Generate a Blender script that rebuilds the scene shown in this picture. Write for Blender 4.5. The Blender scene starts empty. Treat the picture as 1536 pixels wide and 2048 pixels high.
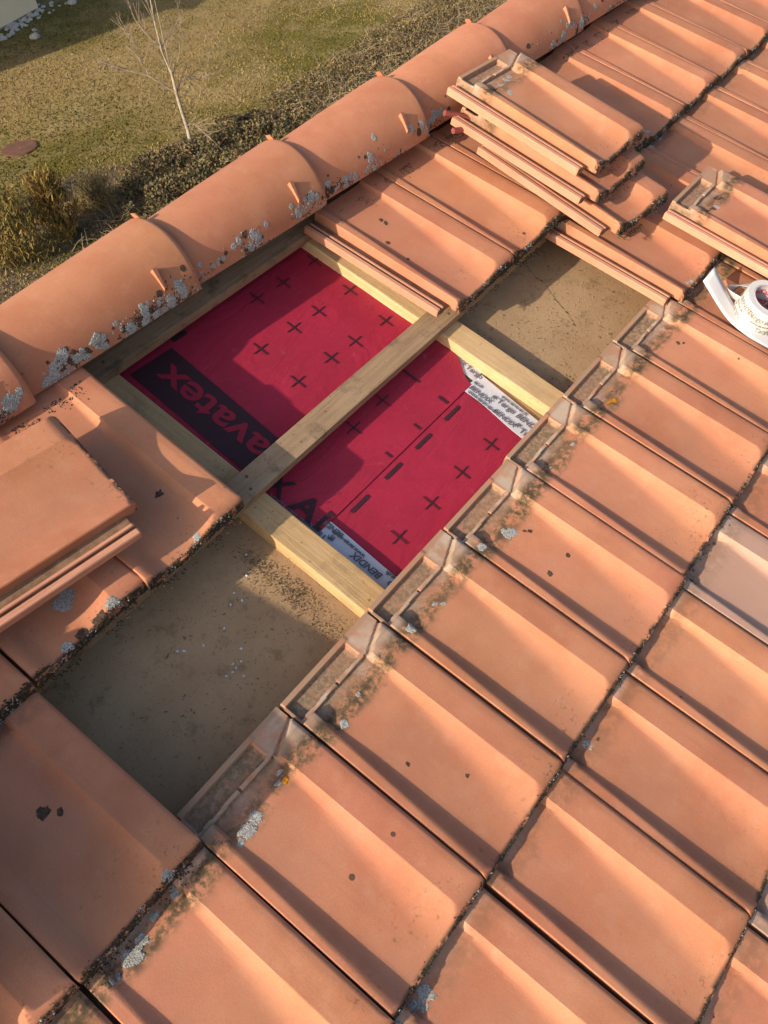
import bpy, bmesh, math, random
import numpy as np
from mathutils import Vector, Matrix, noise

S = bpy.context.scene
COL = S.collection
R_ = math.radians
rng = random.Random(7)

# ------------------------------------------------------------------ roof frame
# u runs along the ridge (+X), v runs down the slope, h stands off the roof; (0,0,0) = nose of a tile
PITCH = R_(20.0); CP, SP = math.cos(PITCH), math.sin(PITCH)
def W(u, v, h=0.0):
    return Vector((u, -v*CP - h*SP, -v*SP + h*CP))
ROOT = Matrix(((1, 0, 0), (0, CP, -SP), (0, SP, CP))).to_4x4()   # local x = u, local y = up the slope, local z = h
def roofm(u, v, h=0.0, rz=0.0, rx=0.0, ry=0.0):
    return Matrix.Translation(W(u, v, h)) @ ROOT @ Matrix.Rotation(rz, 4, 'Z') @ Matrix.Rotation(rx, 4, 'X') @ Matrix.Rotation(ry, 4, 'Y')

# ------------------------------------------------------------------ camera
RC = ((0.60869741, 0.76919981, -0.19447138), (-0.61808594, 0.61341, 0.49162785), (0.49745074, -0.17905257, 0.84881267))
def wdir(u, v, z):
    return Vector((u, -v*CP + z*SP, -v*SP - z*CP))
right, down, fwd = (wdir(*r) for r in RC)
CAMP = W(0.07938411, -0.2340858, 1.29479017)
cam = bpy.data.cameras.new('camera'); camo = bpy.data.objects.new('camera', cam); COL.objects.link(camo)
cm = Matrix((right, -down, -fwd)).transposed().to_4x4(); cm.translation = CAMP
camo.matrix_world = cm
cam.sensor_width = 36; cam.lens = 36*1680.65/2048; cam.clip_start = 0.05; cam.clip_end = 2000
S.camera = camo
def pix(x, y, Z):
    """point of the level Z under a photograph pixel (used to survey the far ground)"""
    d = right*((x-768)/1680.65) + down*((y-1024)/1680.65) + fwd
    t = (Z-CAMP.z)/d.z
    return CAMP + d*t

# ------------------------------------------------------------------ light
SUN_L = -(wdir(2.4, 0.65, 1.0))        # towards the sun
SUN_L.normalize()
w = bpy.data.worlds.new('World'); S.world = w; w.use_nodes = True
nt = w.node_tree; nt.nodes.clear()
sky = nt.nodes.new('ShaderNodeTexSky'); sky.sky_type = 'NISHITA'; sky.sun_disc = False
sky.sun_elevation = math.asin(SUN_L.z); sky.sun_rotation = math.atan2(SUN_L.x, SUN_L.y)
sky.air_density = 1.0; sky.dust_density = 5.0; sky.altitude = 500
bg = nt.nodes.new('ShaderNodeBackground'); bg.inputs[1].default_value = 0.15
wo = nt.nodes.new('ShaderNodeOutputWorld')
nt.links.new(sky.outputs[0], bg.inputs[0]); nt.links.new(bg.outputs[0], wo.inputs[0])
sl = bpy.data.lights.new('sun', 'SUN'); sl.energy = 4.8; sl.angle = R_(0.55); sl.color = (1.0, 0.85, 0.64)
so = bpy.data.objects.new('sun', sl); COL.objects.link(so)
so.rotation_euler = SUN_L.to_track_quat('Z', 'Y').to_euler(); so.location = (-8, 2, 8)
S.view_settings.view_transform = 'Standard'; S.view_settings.look = 'None'
S.view_settings.exposure = 0.43; S.view_settings.gamma = 1.0
S.cycles.max_bounces = 6

# ------------------------------------------------------------------ materials
class N:
    """small node-graph helper"""
    def __init__(self, name, rough=0.85, spec=0.3):
        self.m = bpy.data.materials.new(name); self.m.use_nodes = True
        self.t = self.m.node_tree; self.n = self.t.nodes; self.l = self.t.links
        self.b = self.n['Principled BSDF']; self.b.inputs['Roughness'].default_value = rough
        self.b.inputs['Specular IOR Level'].default_value = spec
        self.tc = self.n.new('ShaderNodeTexCoord'); self.oi = self.n.new('ShaderNodeObjectInfo')
        self.obj = self.tc.outputs['Object']; self.rnd = self.oi.outputs['Random']
        mul = self.n.new('ShaderNodeVectorMath'); mul.operation = 'SCALE'; mul.inputs[0].default_value = (37, 91, 13)
        self.l.new(self.rnd, mul.inputs['Scale'])
        add = self.n.new('ShaderNodeVectorMath'); self.l.new(self.obj, add.inputs[0]); self.l.new(mul.outputs[0], add.inputs[1])
        self.p = add.outputs[0]
        sx = self.n.new('ShaderNodeSeparateXYZ'); self.l.new(self.obj, sx.inputs[0]); self.x, self.y, self.z = sx.outputs
    def put(self, sock, v):
        if isinstance(v, bpy.types.NodeSocket): self.l.new(v, sock)
        elif isinstance(v, tuple) and len(v) == 3 and sock.type == 'RGBA': sock.default_value = (*v, 1)
        else: sock.default_value = v
    def noise(self, scale, detail=4, rough=0.55, vec=None, dist=0.0):
        n = self.n.new('ShaderNodeTexNoise'); n.inputs['Scale'].default_value = scale
        n.inputs['Detail'].default_value = detail; n.inputs['Roughness'].default_value = rough; n.inputs['Distortion'].default_value = dist
        self.l.new(vec or self.p, n.inputs['Vector']); return n.outputs['Fac']
    def scaled(self, sx, sy, sz):
        n = self.n.new('ShaderNodeVectorMath'); n.operation = 'MULTIPLY'; self.l.new(self.p, n.inputs[0]); n.inputs[1].default_value = (sx, sy, sz)
        return n.outputs[0]
    def vor(self, scale, out='Distance', vec=None):
        n = self.n.new('ShaderNodeTexVoronoi'); n.inputs['Scale'].default_value = scale; self.l.new(vec or self.p, n.inputs['Vector'])
        return n.outputs[out]
    def math(self, op, a, b=0.0, clamp=False):
        n = self.n.new('ShaderNodeMath'); n.operation = op; n.use_clamp = clamp; self.put(n.inputs[0], a); self.put(n.inputs[1], b); return n.outputs[0]
    def step(self, v, a, b):
        n = self.n.new('ShaderNodeMapRange'); n.interpolation_type = 'SMOOTHSTEP'
        self.put(n.inputs[0], v); n.inputs[1].default_value = a; n.inputs[2].default_value = b
        n.inputs[3].default_value = 0; n.inputs[4].default_value = 1
        if a > b:
            n.inputs[1].default_value = b; n.inputs[2].default_value = a; n.inputs[3].default_value = 1; n.inputs[4].default_value = 0
        return n.outputs[0]
    def mix(self, f, a, b, kind='MIX'):
        n = self.n.new('ShaderNodeMix'); n.data_type = 'RGBA'; n.blend_type = kind
        self.put(n.inputs[0], f); self.put(n.inputs[6], a); self.put(n.inputs[7], b); return n.outputs[2]
    def bump(self, h, dist=0.002, strength=0.6):
        n = self.n.new('ShaderNodeBump'); n.inputs['Distance'].default_value = dist; n.inputs['Strength'].default_value = strength
        self.l.new(h, n.inputs['Height']); self.l.new(n.outputs[0], self.b.inputs['Normal'])
    def color(self, c): self.put(self.b.inputs['Base Color'], c); return self.m

TL, TW, TG = 0.418, 0.22864, 0.36           # tile length, cover width, course gauge

def clay(name, c1, c2, c3, aged=True, head=True, pale=0.0, grooves=False, moss=0.9):
    g = N(name, 0.82, 0.28)
    base = g.mix(g.step(g.noise(9, 5), 0.35, 0.68), c1, c2)
    base = g.mix(g.math('MULTIPLY', g.step(g.noise(26, 5, 0.65), 0.5, 0.75), 0.55), base, c3)
    base = g.mix(0.35, base, g.mix(g.noise(330, 2), (0.25, 0.25, 0.25), (0.75, 0.75, 0.75)), 'SOFT_LIGHT')
    vv = g.math('MULTIPLY_ADD', g.rnd, 0.26); vv.node.inputs[2].default_value = 0.86
    hs = g.n.new('ShaderNodeHueSaturation'); g.l.new(vv, hs.inputs['Value']); g.put(hs.inputs['Color'], base)
    hv = g.math('MULTIPLY_ADD', g.noise(3.1, 1), 0.02); hv.node.inputs[2].default_value = 0.489; g.l.new(hv, hs.inputs['Hue'])
    base = hs.outputs[0]
    st = g.noise(1.0, 5, 0.6, g.scaled(70, 3.0, 70))
    base = g.mix(g.math('MULTIPLY', g.step(st, 0.52, 0.75), 0.22), base, (0.30, 0.135, 0.085))
    base = g.mix(g.math('MULTIPLY', g.step(g.noise(5.5, 4, 0.6), 0.52, 0.72), 0.2), base, (0.54, 0.29, 0.18))
    base = g.mix(g.math('MULTIPLY', g.step(g.noise(520, 2, 0.6), 0.68, 0.74), 0.55), base, (0.20, 0.10, 0.065))
    base = g.mix(g.math('MULTIPLY', g.step(g.noise(380, 2, 0.6), 0.70, 0.76), 0.4), base, (0.66, 0.45, 0.33))
    if aged:
        n1 = g.noise(38, 6, 0.7); n2 = g.noise(120, 4, 0.7); n3 = g.noise(14, 4)
        if head:
            # bleached grey zone that the next course used to cover, with the dirt line left by its nose
            hz = g.math('MULTIPLY', g.step(g.y, 0.346, 0.362), g.step(n1, 0.25, 0.55))
            hz = g.math('MULTIPLY', hz, g.math('SUBTRACT', 1.0, g.math('MULTIPLY', g.math('MULTIPLY', g.step(g.x, 0.148, 0.150), g.step(g.x, 0.159, 0.157)), 0.75)))
            sm = g.math('MULTIPLY', g.step(g.math('ADD', g.y, g.math('MULTIPLY', g.math('SUBTRACT', n3, 0.5), 0.09)), 0.295, 0.350), g.step(n1, 0.38, 0.62))
            base = g.mix(g.math('MULTIPLY', sm, 0.55*moss), base, (0.30, 0.215, 0.14))
            base = g.mix(g.math('MULTIPLY', hz, 0.7), base, (0.31, 0.225, 0.15))
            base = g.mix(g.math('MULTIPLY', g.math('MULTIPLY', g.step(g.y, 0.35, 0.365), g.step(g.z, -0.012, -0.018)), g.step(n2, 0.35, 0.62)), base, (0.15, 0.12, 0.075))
            wz = g.math('MAXIMUM', g.math('MULTIPLY', g.step(g.x, 0.157, 0.166), g.step(g.y, 0.412, 0.404)), g.math('MULTIPLY', g.step(g.y, 0.380, 0.377), g.step(g.z, -0.0135, -0.0115)))
            wz = g.math('MULTIPLY', g.math('MULTIPLY', wz, g.step(g.y, 0.366, 0.372)), g.step(g.math('ADD', n3, g.math('MULTIPLY', n1, 0.6)), 0.62, 0.95))
            base = g.mix(g.math('MULTIPLY', wz, 0.62), base, (0.52, 0.43, 0.35))
            ww = g.math('MULTIPLY', g.math('MULTIPLY', g.step(g.y, 0.338, 0.350), g.step(g.y, 0.370, 0.364)), g.step(n3, 0.42, 0.62))
            base = g.mix(g.math('MULTIPLY', ww, 0.5), base, (0.50, 0.385, 0.31))
            band = g.math('MULTIPLY', g.step(g.math('ADD', g.y, g.math('MULTIPLY', g.math('SUBTRACT', n3, 0.5), 0.05)), 0.304, 0.328), g.step(g.y, 0.364, 0.342))
            band = g.math('MULTIPLY', band, g.step(g.math('ADD', n1, g.math('MULTIPLY', n2, 0.5)), 0.61, 0.80))
            base = g.mix(g.math('MULTIPLY', band, moss), base, g.mix(g.step(n1, .46, .62), (0.115, 0.088, 0.042), (0.038, 0.030, 0.018)))
        pan = g.math('MULTIPLY', g.step(g.z, -0.006, -0.014), g.step(g.noise(6.5, 5, 0.65), 0.36, 0.62))
        base = g.mix(g.math('MULTIPLY', pan, 0.36), base, (0.36, 0.175, 0.11))
        # greenish algae specks in the pan near the nose
        al = g.math('MULTIPLY', g.step(g.y, 0.14, 0.01), g.step(n2, 0.56, 0.68)); al = g.math('MULTIPLY', al, g.step(n3, 0.46, 0.60))
        base = g.mix(g.math('MULTIPLY', al, 0.8), base, (0.10, 0.075, 0.03))
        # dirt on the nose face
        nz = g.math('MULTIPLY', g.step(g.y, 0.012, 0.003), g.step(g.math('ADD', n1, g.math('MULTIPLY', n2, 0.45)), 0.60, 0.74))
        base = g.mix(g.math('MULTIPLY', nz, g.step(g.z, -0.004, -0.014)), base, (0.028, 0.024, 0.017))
        # sparse dark lichen dots
        d = g.vor(24); cc = g.vor(24, 'Color'); sc = g.n.new('ShaderNodeSeparateColor'); g.l.new(cc, sc.inputs[0])
        rad = g.math('MULTIPLY', g.math('SUBTRACT', sc.outputs[0], 0.86, True), 1.1)
        dot = g.math('LESS_THAN', g.math('ADD', d, g.math('MULTIPLY', n2, 0.06)), rad)
        base = g.mix(g.math('MULTIPLY', dot, 0.85), base, (0.05, 0.036, 0.028))
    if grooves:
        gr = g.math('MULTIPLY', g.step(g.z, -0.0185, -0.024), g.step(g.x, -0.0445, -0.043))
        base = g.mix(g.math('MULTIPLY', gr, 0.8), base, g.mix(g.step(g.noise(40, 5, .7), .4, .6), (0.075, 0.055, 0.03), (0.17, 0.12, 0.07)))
        base = g.mix(g.math('MULTIPLY', g.step(g.noise(1.0, 5, 0.7, g.scaled(160, 7, 160)), 0.5, 0.66), 0.5), base, (0.27, 0.16, 0.105))
    if pale: base = g.mix(pale, base, (0.43, 0.34, 0.30))
    g.bump(g.math('ADD', g.noise(420, 2), g.math('MULTIPLY', g.noise(40, 3), 1.2)), 0.0004, 0.5)
    return g.color(base)

M = {}
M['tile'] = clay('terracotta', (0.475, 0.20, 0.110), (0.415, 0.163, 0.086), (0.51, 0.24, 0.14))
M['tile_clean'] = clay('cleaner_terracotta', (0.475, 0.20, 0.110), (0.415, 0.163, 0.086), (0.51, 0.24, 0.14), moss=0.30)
M['tile_pale'] = clay('washed_terracotta', (0.47, 0.265, 0.19), (0.42, 0.232, 0.165), (0.48, 0.29, 0.22), pale=0.2, moss=0.35)
M['cap'] = clay('ridge_terracotta', (0.505, 0.215, 0.117), (0.45, 0.177, 0.093), (0.535, 0.255, 0.148), aged=False)
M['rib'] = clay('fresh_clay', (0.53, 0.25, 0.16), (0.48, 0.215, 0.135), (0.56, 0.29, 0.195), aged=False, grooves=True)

def wood(name, c1, c2, c3, axis=0, grime=0.0):
    g = N(name, 0.8, 0.25)
    s = [55, 55, 55]; s[axis] = 2.2
    v = g.scaled(*s); grain = g.noise(1.6, 7, 0.72, v, 0.8)
    c = g.mix(g.step(grain, 0.35, 0.66), c1, c2)
    c = g.mix(g.math('MULTIPLY', g.step(g.noise(4.5, 4), 0.45, 0.75), 0.6), c, c3)
    c = g.mix(g.math('MULTIPLY', g.step(g.noise(90, 4, 0.7), 0.62, 0.72), 0.55 + grime*0.4), c, (0.06, 0.042, 0.025))
    if grime:
        c = g.mix(g.math('MULTIPLY', g.step(g.noise(16, 5, 0.7), 0.5, 0.72), grime), c, (0.10, 0.075, 0.05))
    kn = g.vor(3.4, 'Distance', g.scaled(1, 1, 0.2)); c = g.mix(g.math('MULTIPLY', g.step(kn, 0.075, 0.04), 0.6), c, (0.13, 0.07, 0.035))
    g.bump(grain, 0.0016, 0.8)
    return g.color(c)
M['batten'] = wood('weathered_batten', (0.33, 0.22, 0.132), (0.235, 0.152, 0.09), (0.385, 0.275, 0.175), 0, 0.8)
M['batten_clean'] = wood('batten_wood', (0.50, 0.36, 0.20), (0.42, 0.28, 0.14), (0.52, 0.41, 0.26), 0, 0.1)
M['counter'] = wood('counter_batten_wood', (0.56, 0.385, 0.205), (0.48, 0.315, 0.16), (0.58, 0.43, 0.26), 1, 0.15)
M['counter_dark'] = wood('aged_counter_batten_wood', (0.50, 0.33, 0.165), (0.40, 0.25, 0.115), (0.53, 0.38, 0.215), 1, 0.35)

def board_mat():
    g = N('dusty_fibre_board', 0.92, 0.15)
    c = g.mix(g.step(g.noise(5, 6, 0.6), 0.35, 0.7), (0.31, 0.198, 0.112), (0.37, 0.252, 0.148))
    c = g.mix(g.math('MULTIPLY', g.step(g.noise(22, 6, 0.72), 0.52, 0.72), 0.6), c, (0.14, 0.098, 0.055))
    c = g.mix(g.math('MULTIPLY', g.step(g.noise(150, 4, 0.75), 0.58, 0.70), 0.65), c, (0.085, 0.058, 0.033))
    c = g.mix(g.math('MULTIPLY', g.step(g.noise(210, 3, 0.7), 0.66, 0.73), 0.5), c, (0.42, 0.34, 0.24))
    g.bump(g.noise(130, 4, 0.7), 0.0016, 0.7)
    return g.color(c)
M['board'] = board_mat()

def membrane_mat():
    g = N('red_membrane', 0.62, 0.35)
    c = g.mix(g.step(g.noise(7, 4), 0.3, 0.7), (0.325, 0.014, 0.042), (0.275, 0.012, 0.035))
    c = g.mix(g.math('MULTIPLY', g.step(g.noise(1.0, 4, 0.6, g.scaled(14, 190, 14)), 0.5, 0.75), 0.35), c, (0.33, 0.026, 0.052))
    c = g.mix(g.math('MULTIPLY', g.step(g.noise(420, 2), 0.72, 0.78), 0.6), c, (0.6, 0.25, 0.26))
    c = g.mix(g.math('MULTIPLY', g.step(g.noise(26, 6, 0.75), 0.58, 0.78), 0.22), c, (0.42, 0.22, 0.17))
    g.bump(g.math('ADD', g.math('MULTIPLY', g.noise(1.0, 3, 0.5, g.scaled(5, 16, 9), 1.2), 9.0), g.math('ADD', g.noise(60, 3), g.noise(400, 2))), 0.0009, 0.6)
    return g.color(c)
M['membrane'] = membrane_mat()

def plain(name, c, rough=0.8, spec=0.3, var=0.15, scale=40, bump=0.0):
    g = N(name, rough, spec)
    d = tuple(x*(1-var) for x in c)
    col = g.mix(g.step(g.noise(scale, 5, 0.6), 0.3, 0.7), c, d)
    if bump: g.bump(g.noise(scale*2, 4, 0.7), bump, 0.8)
    return g.color(col)
M['print'] = plain('dark_print', (0.045, 0.016, 0.022), 0.6, 0.3, 0.25, 200)
M['print_red'] = plain('red_print', (0.28, 0.014, 0.036), 0.6, 0.3, 0.1, 120)
M['tape'] = plain('white_tape', (0.56, 0.56, 0.61), 0.55, 0.4, 0.08, 60, 0.0008)
M['tape_print'] = plain('grey_print', (0.14, 0.14, 0.17), 0.6, 0.3, 0.3, 300)
M['roll_white'] = plain('tape_roll_white', (0.58, 0.56, 0.54), 0.5, 0.4, 0.05, 30)
M['paper'] = plain('liner_paper', (0.56, 0.555, 0.57), 0.6, 0.3, 0.05, 20)
M['core'] = plain('cardboard_core', (0.42, 0.38, 0.42), 0.8, 0.2, 0.1, 60)
M['red_print'] = plain('core_red_print', (0.42, 0.03, 0.06), 0.6, 0.3, 0.1, 60)
M['tan_print'] = plain('roll_grey_print', (0.24, 0.22, 0.19), 0.6, 0.3, 0.2, 200)
M['steel'] = plain('dark_steel', (0.16, 0.14, 0.13), 0.45, 0.5, 0.3, 60)
M['rust'] = plain('rusty_iron', (0.15, 0.072, 0.048), 0.75, 0.3, 0.35, 4, 0.004)
M['handle'] = plain('red_plastic_grip', (0.24, 0.06, 0.05), 0.45, 0.4, 0.2, 50)
M['crumb'] = plain('white_crumb', (0.50, 0.54, 0.66), 0.6, 0.3, 0.1, 200)
M['dark_wood'] = plain('dark_beam', (0.10, 0.075, 0.05), 0.9, 0.2, 0.4, 20)  # dark timber tone with random mottling
M['stone'] = plain('pale_stone', (0.55, 0.52, 0.47), 0.85, 0.25, 0.45, 5, 0.01)
M['plaster'] = plain('cream_render', (0.92, 0.73, 0.47), 0.9, 0.2, 0.06, 3, 0.002)
M['grey_lichen'] = plain('grey_lichen', (0.43, 0.43, 0.41), 0.95, 0.1, 0.6, 330, 0.0012)
M['dark_lichen'] = plain('dark_lichen', (0.12, 0.08, 0.058), 0.95, 0.1, 0.6, 200, 0.002)
M['orange_lichen'] = plain('orange_lichen', (0.50, 0.20, 0.02), 0.95, 0.1, 0.4, 160, 0.002)
M['moss'] = plain('moss', (0.10, 0.075, 0.045), 0.97, 0.1, 0.7, 130, 0.002)
M['ply_chip'] = plain('straw_chip', (0.44, 0.30, 0.15), 0.9, 0.2, 0.4, 90)

# ------------------------------------------------------------------ object helpers
def meshobj(name, verts, faces, mats, parent=None, mat_idx=None, smooth=None, mw=None):
    me = bpy.data.meshes.new(name); me.from_pydata([tuple(v) for v in verts], [], faces)
    for m in (mats if isinstance(mats, (list, tuple)) else [mats]): me.materials.append(m)
    if mat_idx is not None: me.polygons.foreach_set('material_index', mat_idx)
    if smooth is not None:
        me.polygons.foreach_set('use_smooth', [True]*len(me.polygons))
        if smooth: me.set_sharp_from_angle(angle=R_(smooth))
    me.update()
    o = bpy.data.objects.new(name, me); COL.objects.link(o)
    if parent: o.parent = parent
    if mw is not None: o.matrix_world = mw
    return o
def fromdata(name, me, parent=None, mw=None):
    o = bpy.data.objects.new(name, me); COL.objects.link(o)
    if parent: o.parent = parent
    if mw is not None: o.matrix_world = mw
    return o
def empty(name, mw):
    o = bpy.data.objects.new(name, None); COL.objects.link(o); o.matrix_world = mw; o.empty_display_size = .05
    return o
def tag(o, label=None, cat=None, group=None, kind=None):
    if label: o['label'] = label
    if cat: o['category'] = cat
    if group: o['group'] = group
    if kind: o['kind'] = kind
    return o
class MB:
    def __init__(s): s.v = []; s.f = []; s.mi = []
    def add(s, vs, fs, mi=0):
        k = len(s.v); s.v += [tuple(v) for v in vs]; s.f += [tuple(i+k for i in f) for f in fs]; s.mi += [mi]*len(fs)
    def box(s, x0, x1, y0, y1, z0, z1, mi=0, M4=None):
        vs = [Vector((x, y, z)) for z in (z0, z1) for y in (y0, y1) for x in (x0, x1)]
        if M4: vs = [M4 @ v for v in vs]
        s.add(vs, [(0, 2, 3, 1), (4, 5, 7, 6), (0, 1, 5, 4), (2, 6, 7, 3), (0, 4, 6, 2), (1, 3, 7, 5)], mi)
    def tube(s, pts, rad, n=8, mi=0, cap=True):
        pts = [Vector(p) for p in pts]; rings = []
        a0 = None
        for i, p in enumerate(pts):
            t = (pts[min(i+1, len(pts)-1)] - pts[max(i-1, 0)]).normalized()
            if a0 is None:
                a0 = t.orthogonal().normalized()
            a0 = (a0 - t*a0.dot(t)).normalized(); b0 = t.cross(a0)
            r = rad[i] if isinstance(rad, (list, tuple)) else rad
            rings.append([p + (a0*math.cos(q) + b0*math.sin(q))*r for q in (2*math.pi*j/n for j in range(n))])
        vs = [v for r in rings for v in r]; fs = []
        for i in range(len(pts)-1):
            for j in range(n):
                fs.append((i*n+j, i*n+(j+1) % n, (i+1)*n+(j+1) % n, (i+1)*n+j))
        if cap: fs += [tuple(range(n))[::-1], tuple(range((len(pts)-1)*n, len(pts)*n))]
        s.add(vs, fs, mi)
    def build(s, name, mats, parent=None, smooth=None, mw=None):
        return meshobj(name, s.v, s.f, mats, parent, s.mi if isinstance(mats, (list, tuple)) and len(mats) > 1 else None, smooth, mw)
def slab(name, x0, x1, y0, y1, z0, z1, m, parent=None, mw=None, bev=0.002, wob=0.0, seg=24):
    """bevelled, slightly uneven plank in local coordinates"""
    bm = bmesh.new(); bmesh.ops.create_cube(bm, size=1)
    for v in bm.verts: v.co = ((x0+x1)/2+v.co.x*(x1-x0), (y0+y1)/2+v.co.y*(y1-y0), (z0+z1)/2+v.co.z*(z1-z0))
    if wob:
        ax = 0 if (x1-x0) > (y1-y0) else 1
        es = [e for e in bm.edges if abs((e.verts[0].co-e.verts[1].co)[ax]) > 1e-5]
        bmesh.ops.subdivide_edges(bm, edges=es, cuts=seg)
        for v in bm.verts:
            q = v.co*9
            v.co += Vector((noise.noise(q), noise.noise(q+Vector((9, 3, 1))), noise.noise(q+Vector((1, 7, 5)))))*wob
    if bev: 
        sh = [e for e in bm.edges if len(e.link_faces) == 2 and e.calc_face_angle(0) > 0.7]
        bmesh.ops.bevel(bm, geom=sh, offset=bev, segments=2, affect='EDGES', profile=0.6)
    me = bpy.data.meshes.new(name); bm.to_mesh(me); bm.free(); me.materials.append(m)
    return fromdata(name, me, parent, mw)

# ------------------------------------------------------------------ the roof tile
def ss(a, b, x):
    t = min(1, max(0, (x-a)/(b-a))); return t*t*(3-2*t)
def lerp(a, b, t): return a + (b-a)*t
HEAD_LOCK = [True]
def tile_top(x, y):
    """height of the clay surface; x across from the left crest, y down from the head"""
    t = min(1, max(0, (y-0.05)/(TL-0.05)))
    cw = lerp(0.023, 0.0035, t); wd = lerp(0.006, 0.044, t)
    d = lerp(0.0075, 0.0225, t**0.8)
    xr = 0.168; wr = lerp(0.010, 0.074, t**1.5)
    if x < cw: z = -0.003 - 0.002*ss(0.0018, 0.0, x) - 0.002*t
    elif x < cw+wd:
        s = (x-cw)/wd; z = lerp(-0.003-0.002*t, -d, 0.5*(1-math.cos(math.pi*s))*0.6 + 0.4*s)
    elif x < xr-wr: z = -d - 0.0006*math.sin(math.pi*(x-cw-wd)/(xr-wr-cw-wd))
    elif x < xr: z = -d + d*(max(0.0, (x-xr+wr)/wr)**1.75)
    else: z = -0.0015*ss(0.02, 0.0, TW-0.004-x) - 0.0035*ss(0.004, 0, TW-0.004-x)
    # nose: roll the end over
    k = TL - y
    if k < 0.030:
        q = 1-k/0.030; z = min(z, z*0.2 - 0.0215*(1-math.sqrt(max(0, 1-q*q)))-0.001*q)
    # head lock
    if y < 0.092 and HEAD_LOCK[0]:
        dl = 0.056 - (x-xr)/(TW-xr)*0.024          # oblique start of the raised strip
        if x >= xr-0.004:
            f = ss(dl-0.003, dl+0.002, y)
            z = lerp(-0.0110, z, f)
            if dl-0.0085 < y < dl-0.0015: z -= 0.0035*ss(dl-0.0085, dl-0.0070, y)*ss(dl-0.0015, dl-0.0030, y)
            if y < 0.010: z = max(z, -0.012)
        else:
            jag = 0.0006*math.sin(x*61)+0.0004*math.sin(x*143+1)
            if y < 0.0095: z = -0.0095 if x > 0.002 else -0.014
            elif y < 0.042+jag:
                e = ss(0.0095, 0.0115, y)
                gx = ss(0.004, 0.008, x)*ss(xr-0.012, xr-0.017, x)
                z = lerp(-0.0110, -0.0210, e*gx)
            elif y < 0.050+jag:
                z = -0.0095 - 0.0015*abs(math.sin(x*47)) - 0.0005*math.sin(x*230)
                if 0.088 < x < 0.094: z = -0.017
            else:
                f = ss(0.074, 0.092, y)
                zz = -0.0185 if x > cw+0.006 else z
                z = lerp(zz, z, f) if x > cw else z
    return z
def dense(marks, lo, hi, step):
    c = sorted(set([lo, hi] + [m for m in marks if lo <= m <= hi])); out = []
    for a, b in zip(c, c[1:]):
        n = max(1, int(math.ceil((b-a)/step-1e-6)))
        out += [a+(b-a)*i/n for i in range(n)]
    return out + [hi]
def tile_body_mesh(name, mat):
    xs = dense([0.0006, 0.0012, 0.0018, 0.004, 0.006, 0.009, 0.012, 0.015, 0.018, 0.088, 0.0895, 0.0925, 0.094, 0.150, 0.152, 0.157, 0.161, 0.164, 0.1665, 0.168, 0.1695, 0.174, 0.179, 0.184, 0.189, 0.194, 0.199, 0.204, 0.2085, 0.212, 0.216, 0.2205, 0.2225, 0.2237, 0.2246], 0.0, TW-0.004, 0.0075)
    ys = dense([0.0055, 0.009, 0.0105, 0.0125, 0.015, 0.0175, 0.020, 0.0225, 0.025, 0.027, 0.029, 0.0305, 0.032, 0.0335, 0.035, 0.0365, 0.038, 0.0395, 0.041, 0.0425, 0.044, 0.046, 0.048, 0.0495, 0.051, 0.0525, 0.054, 0.056, 0.058, 0.074, 0.083, 0.092,
                TL-0.030, TL-0.026, TL-0.022, TL-0.018, TL-0.0145, TL-0.0115, TL-0.009, TL-0.0065, TL-0.0045, TL-0.003, TL-0.0015, TL-0.0005], 0.0, TL, 0.018)
    nx, ny = len(xs), len(ys); V = []; F = []
    def bot(x, y, z):
        b = z-0.013
        if x < 0.012 or y > TL-0.014: b = -0.034
        elif x > TW-0.012: b = -0.020
        elif y < 0.018: b = -0.036
        return min(b, z-0.006)
    for y in ys:
        for x in xs:
            V.append((x, TL-y, tile_top(x, y)))
    for y in ys:
        for x in xs:
            V.append((x, TL-y, bot(x, y, tile_top(x, y))))
    O = nx*ny
    for j in range(ny-1):
        for i in range(nx-1):
            a = j*nx+i; F.append((a, a+nx, a+nx+1, a+1)); F.append((O+a, O+a+1, O+a+nx+1, O+a+nx))
    for i in range(nx-1):
        F.append((i, i+1, O+i+1, O+i)); a = (ny-1)*nx+i; F.append((a+1, a, O+a, O+a+1))
    for j in range(ny-1):
        a = j*nx; F.append((a+nx, a, O+a, O+a+nx)); a = j*nx+nx-1; F.append((a, a+nx, O+a+nx, O+a))
    me = bpy.data.meshes.new(name); me.from_pydata(V, [], F); me.materials.append(mat)
    me.polygons.foreach_set('use_smooth', [True]*len(F)); me.set_sharp_from_angle(angle=R_(38)); me.update()
    return me
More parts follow.
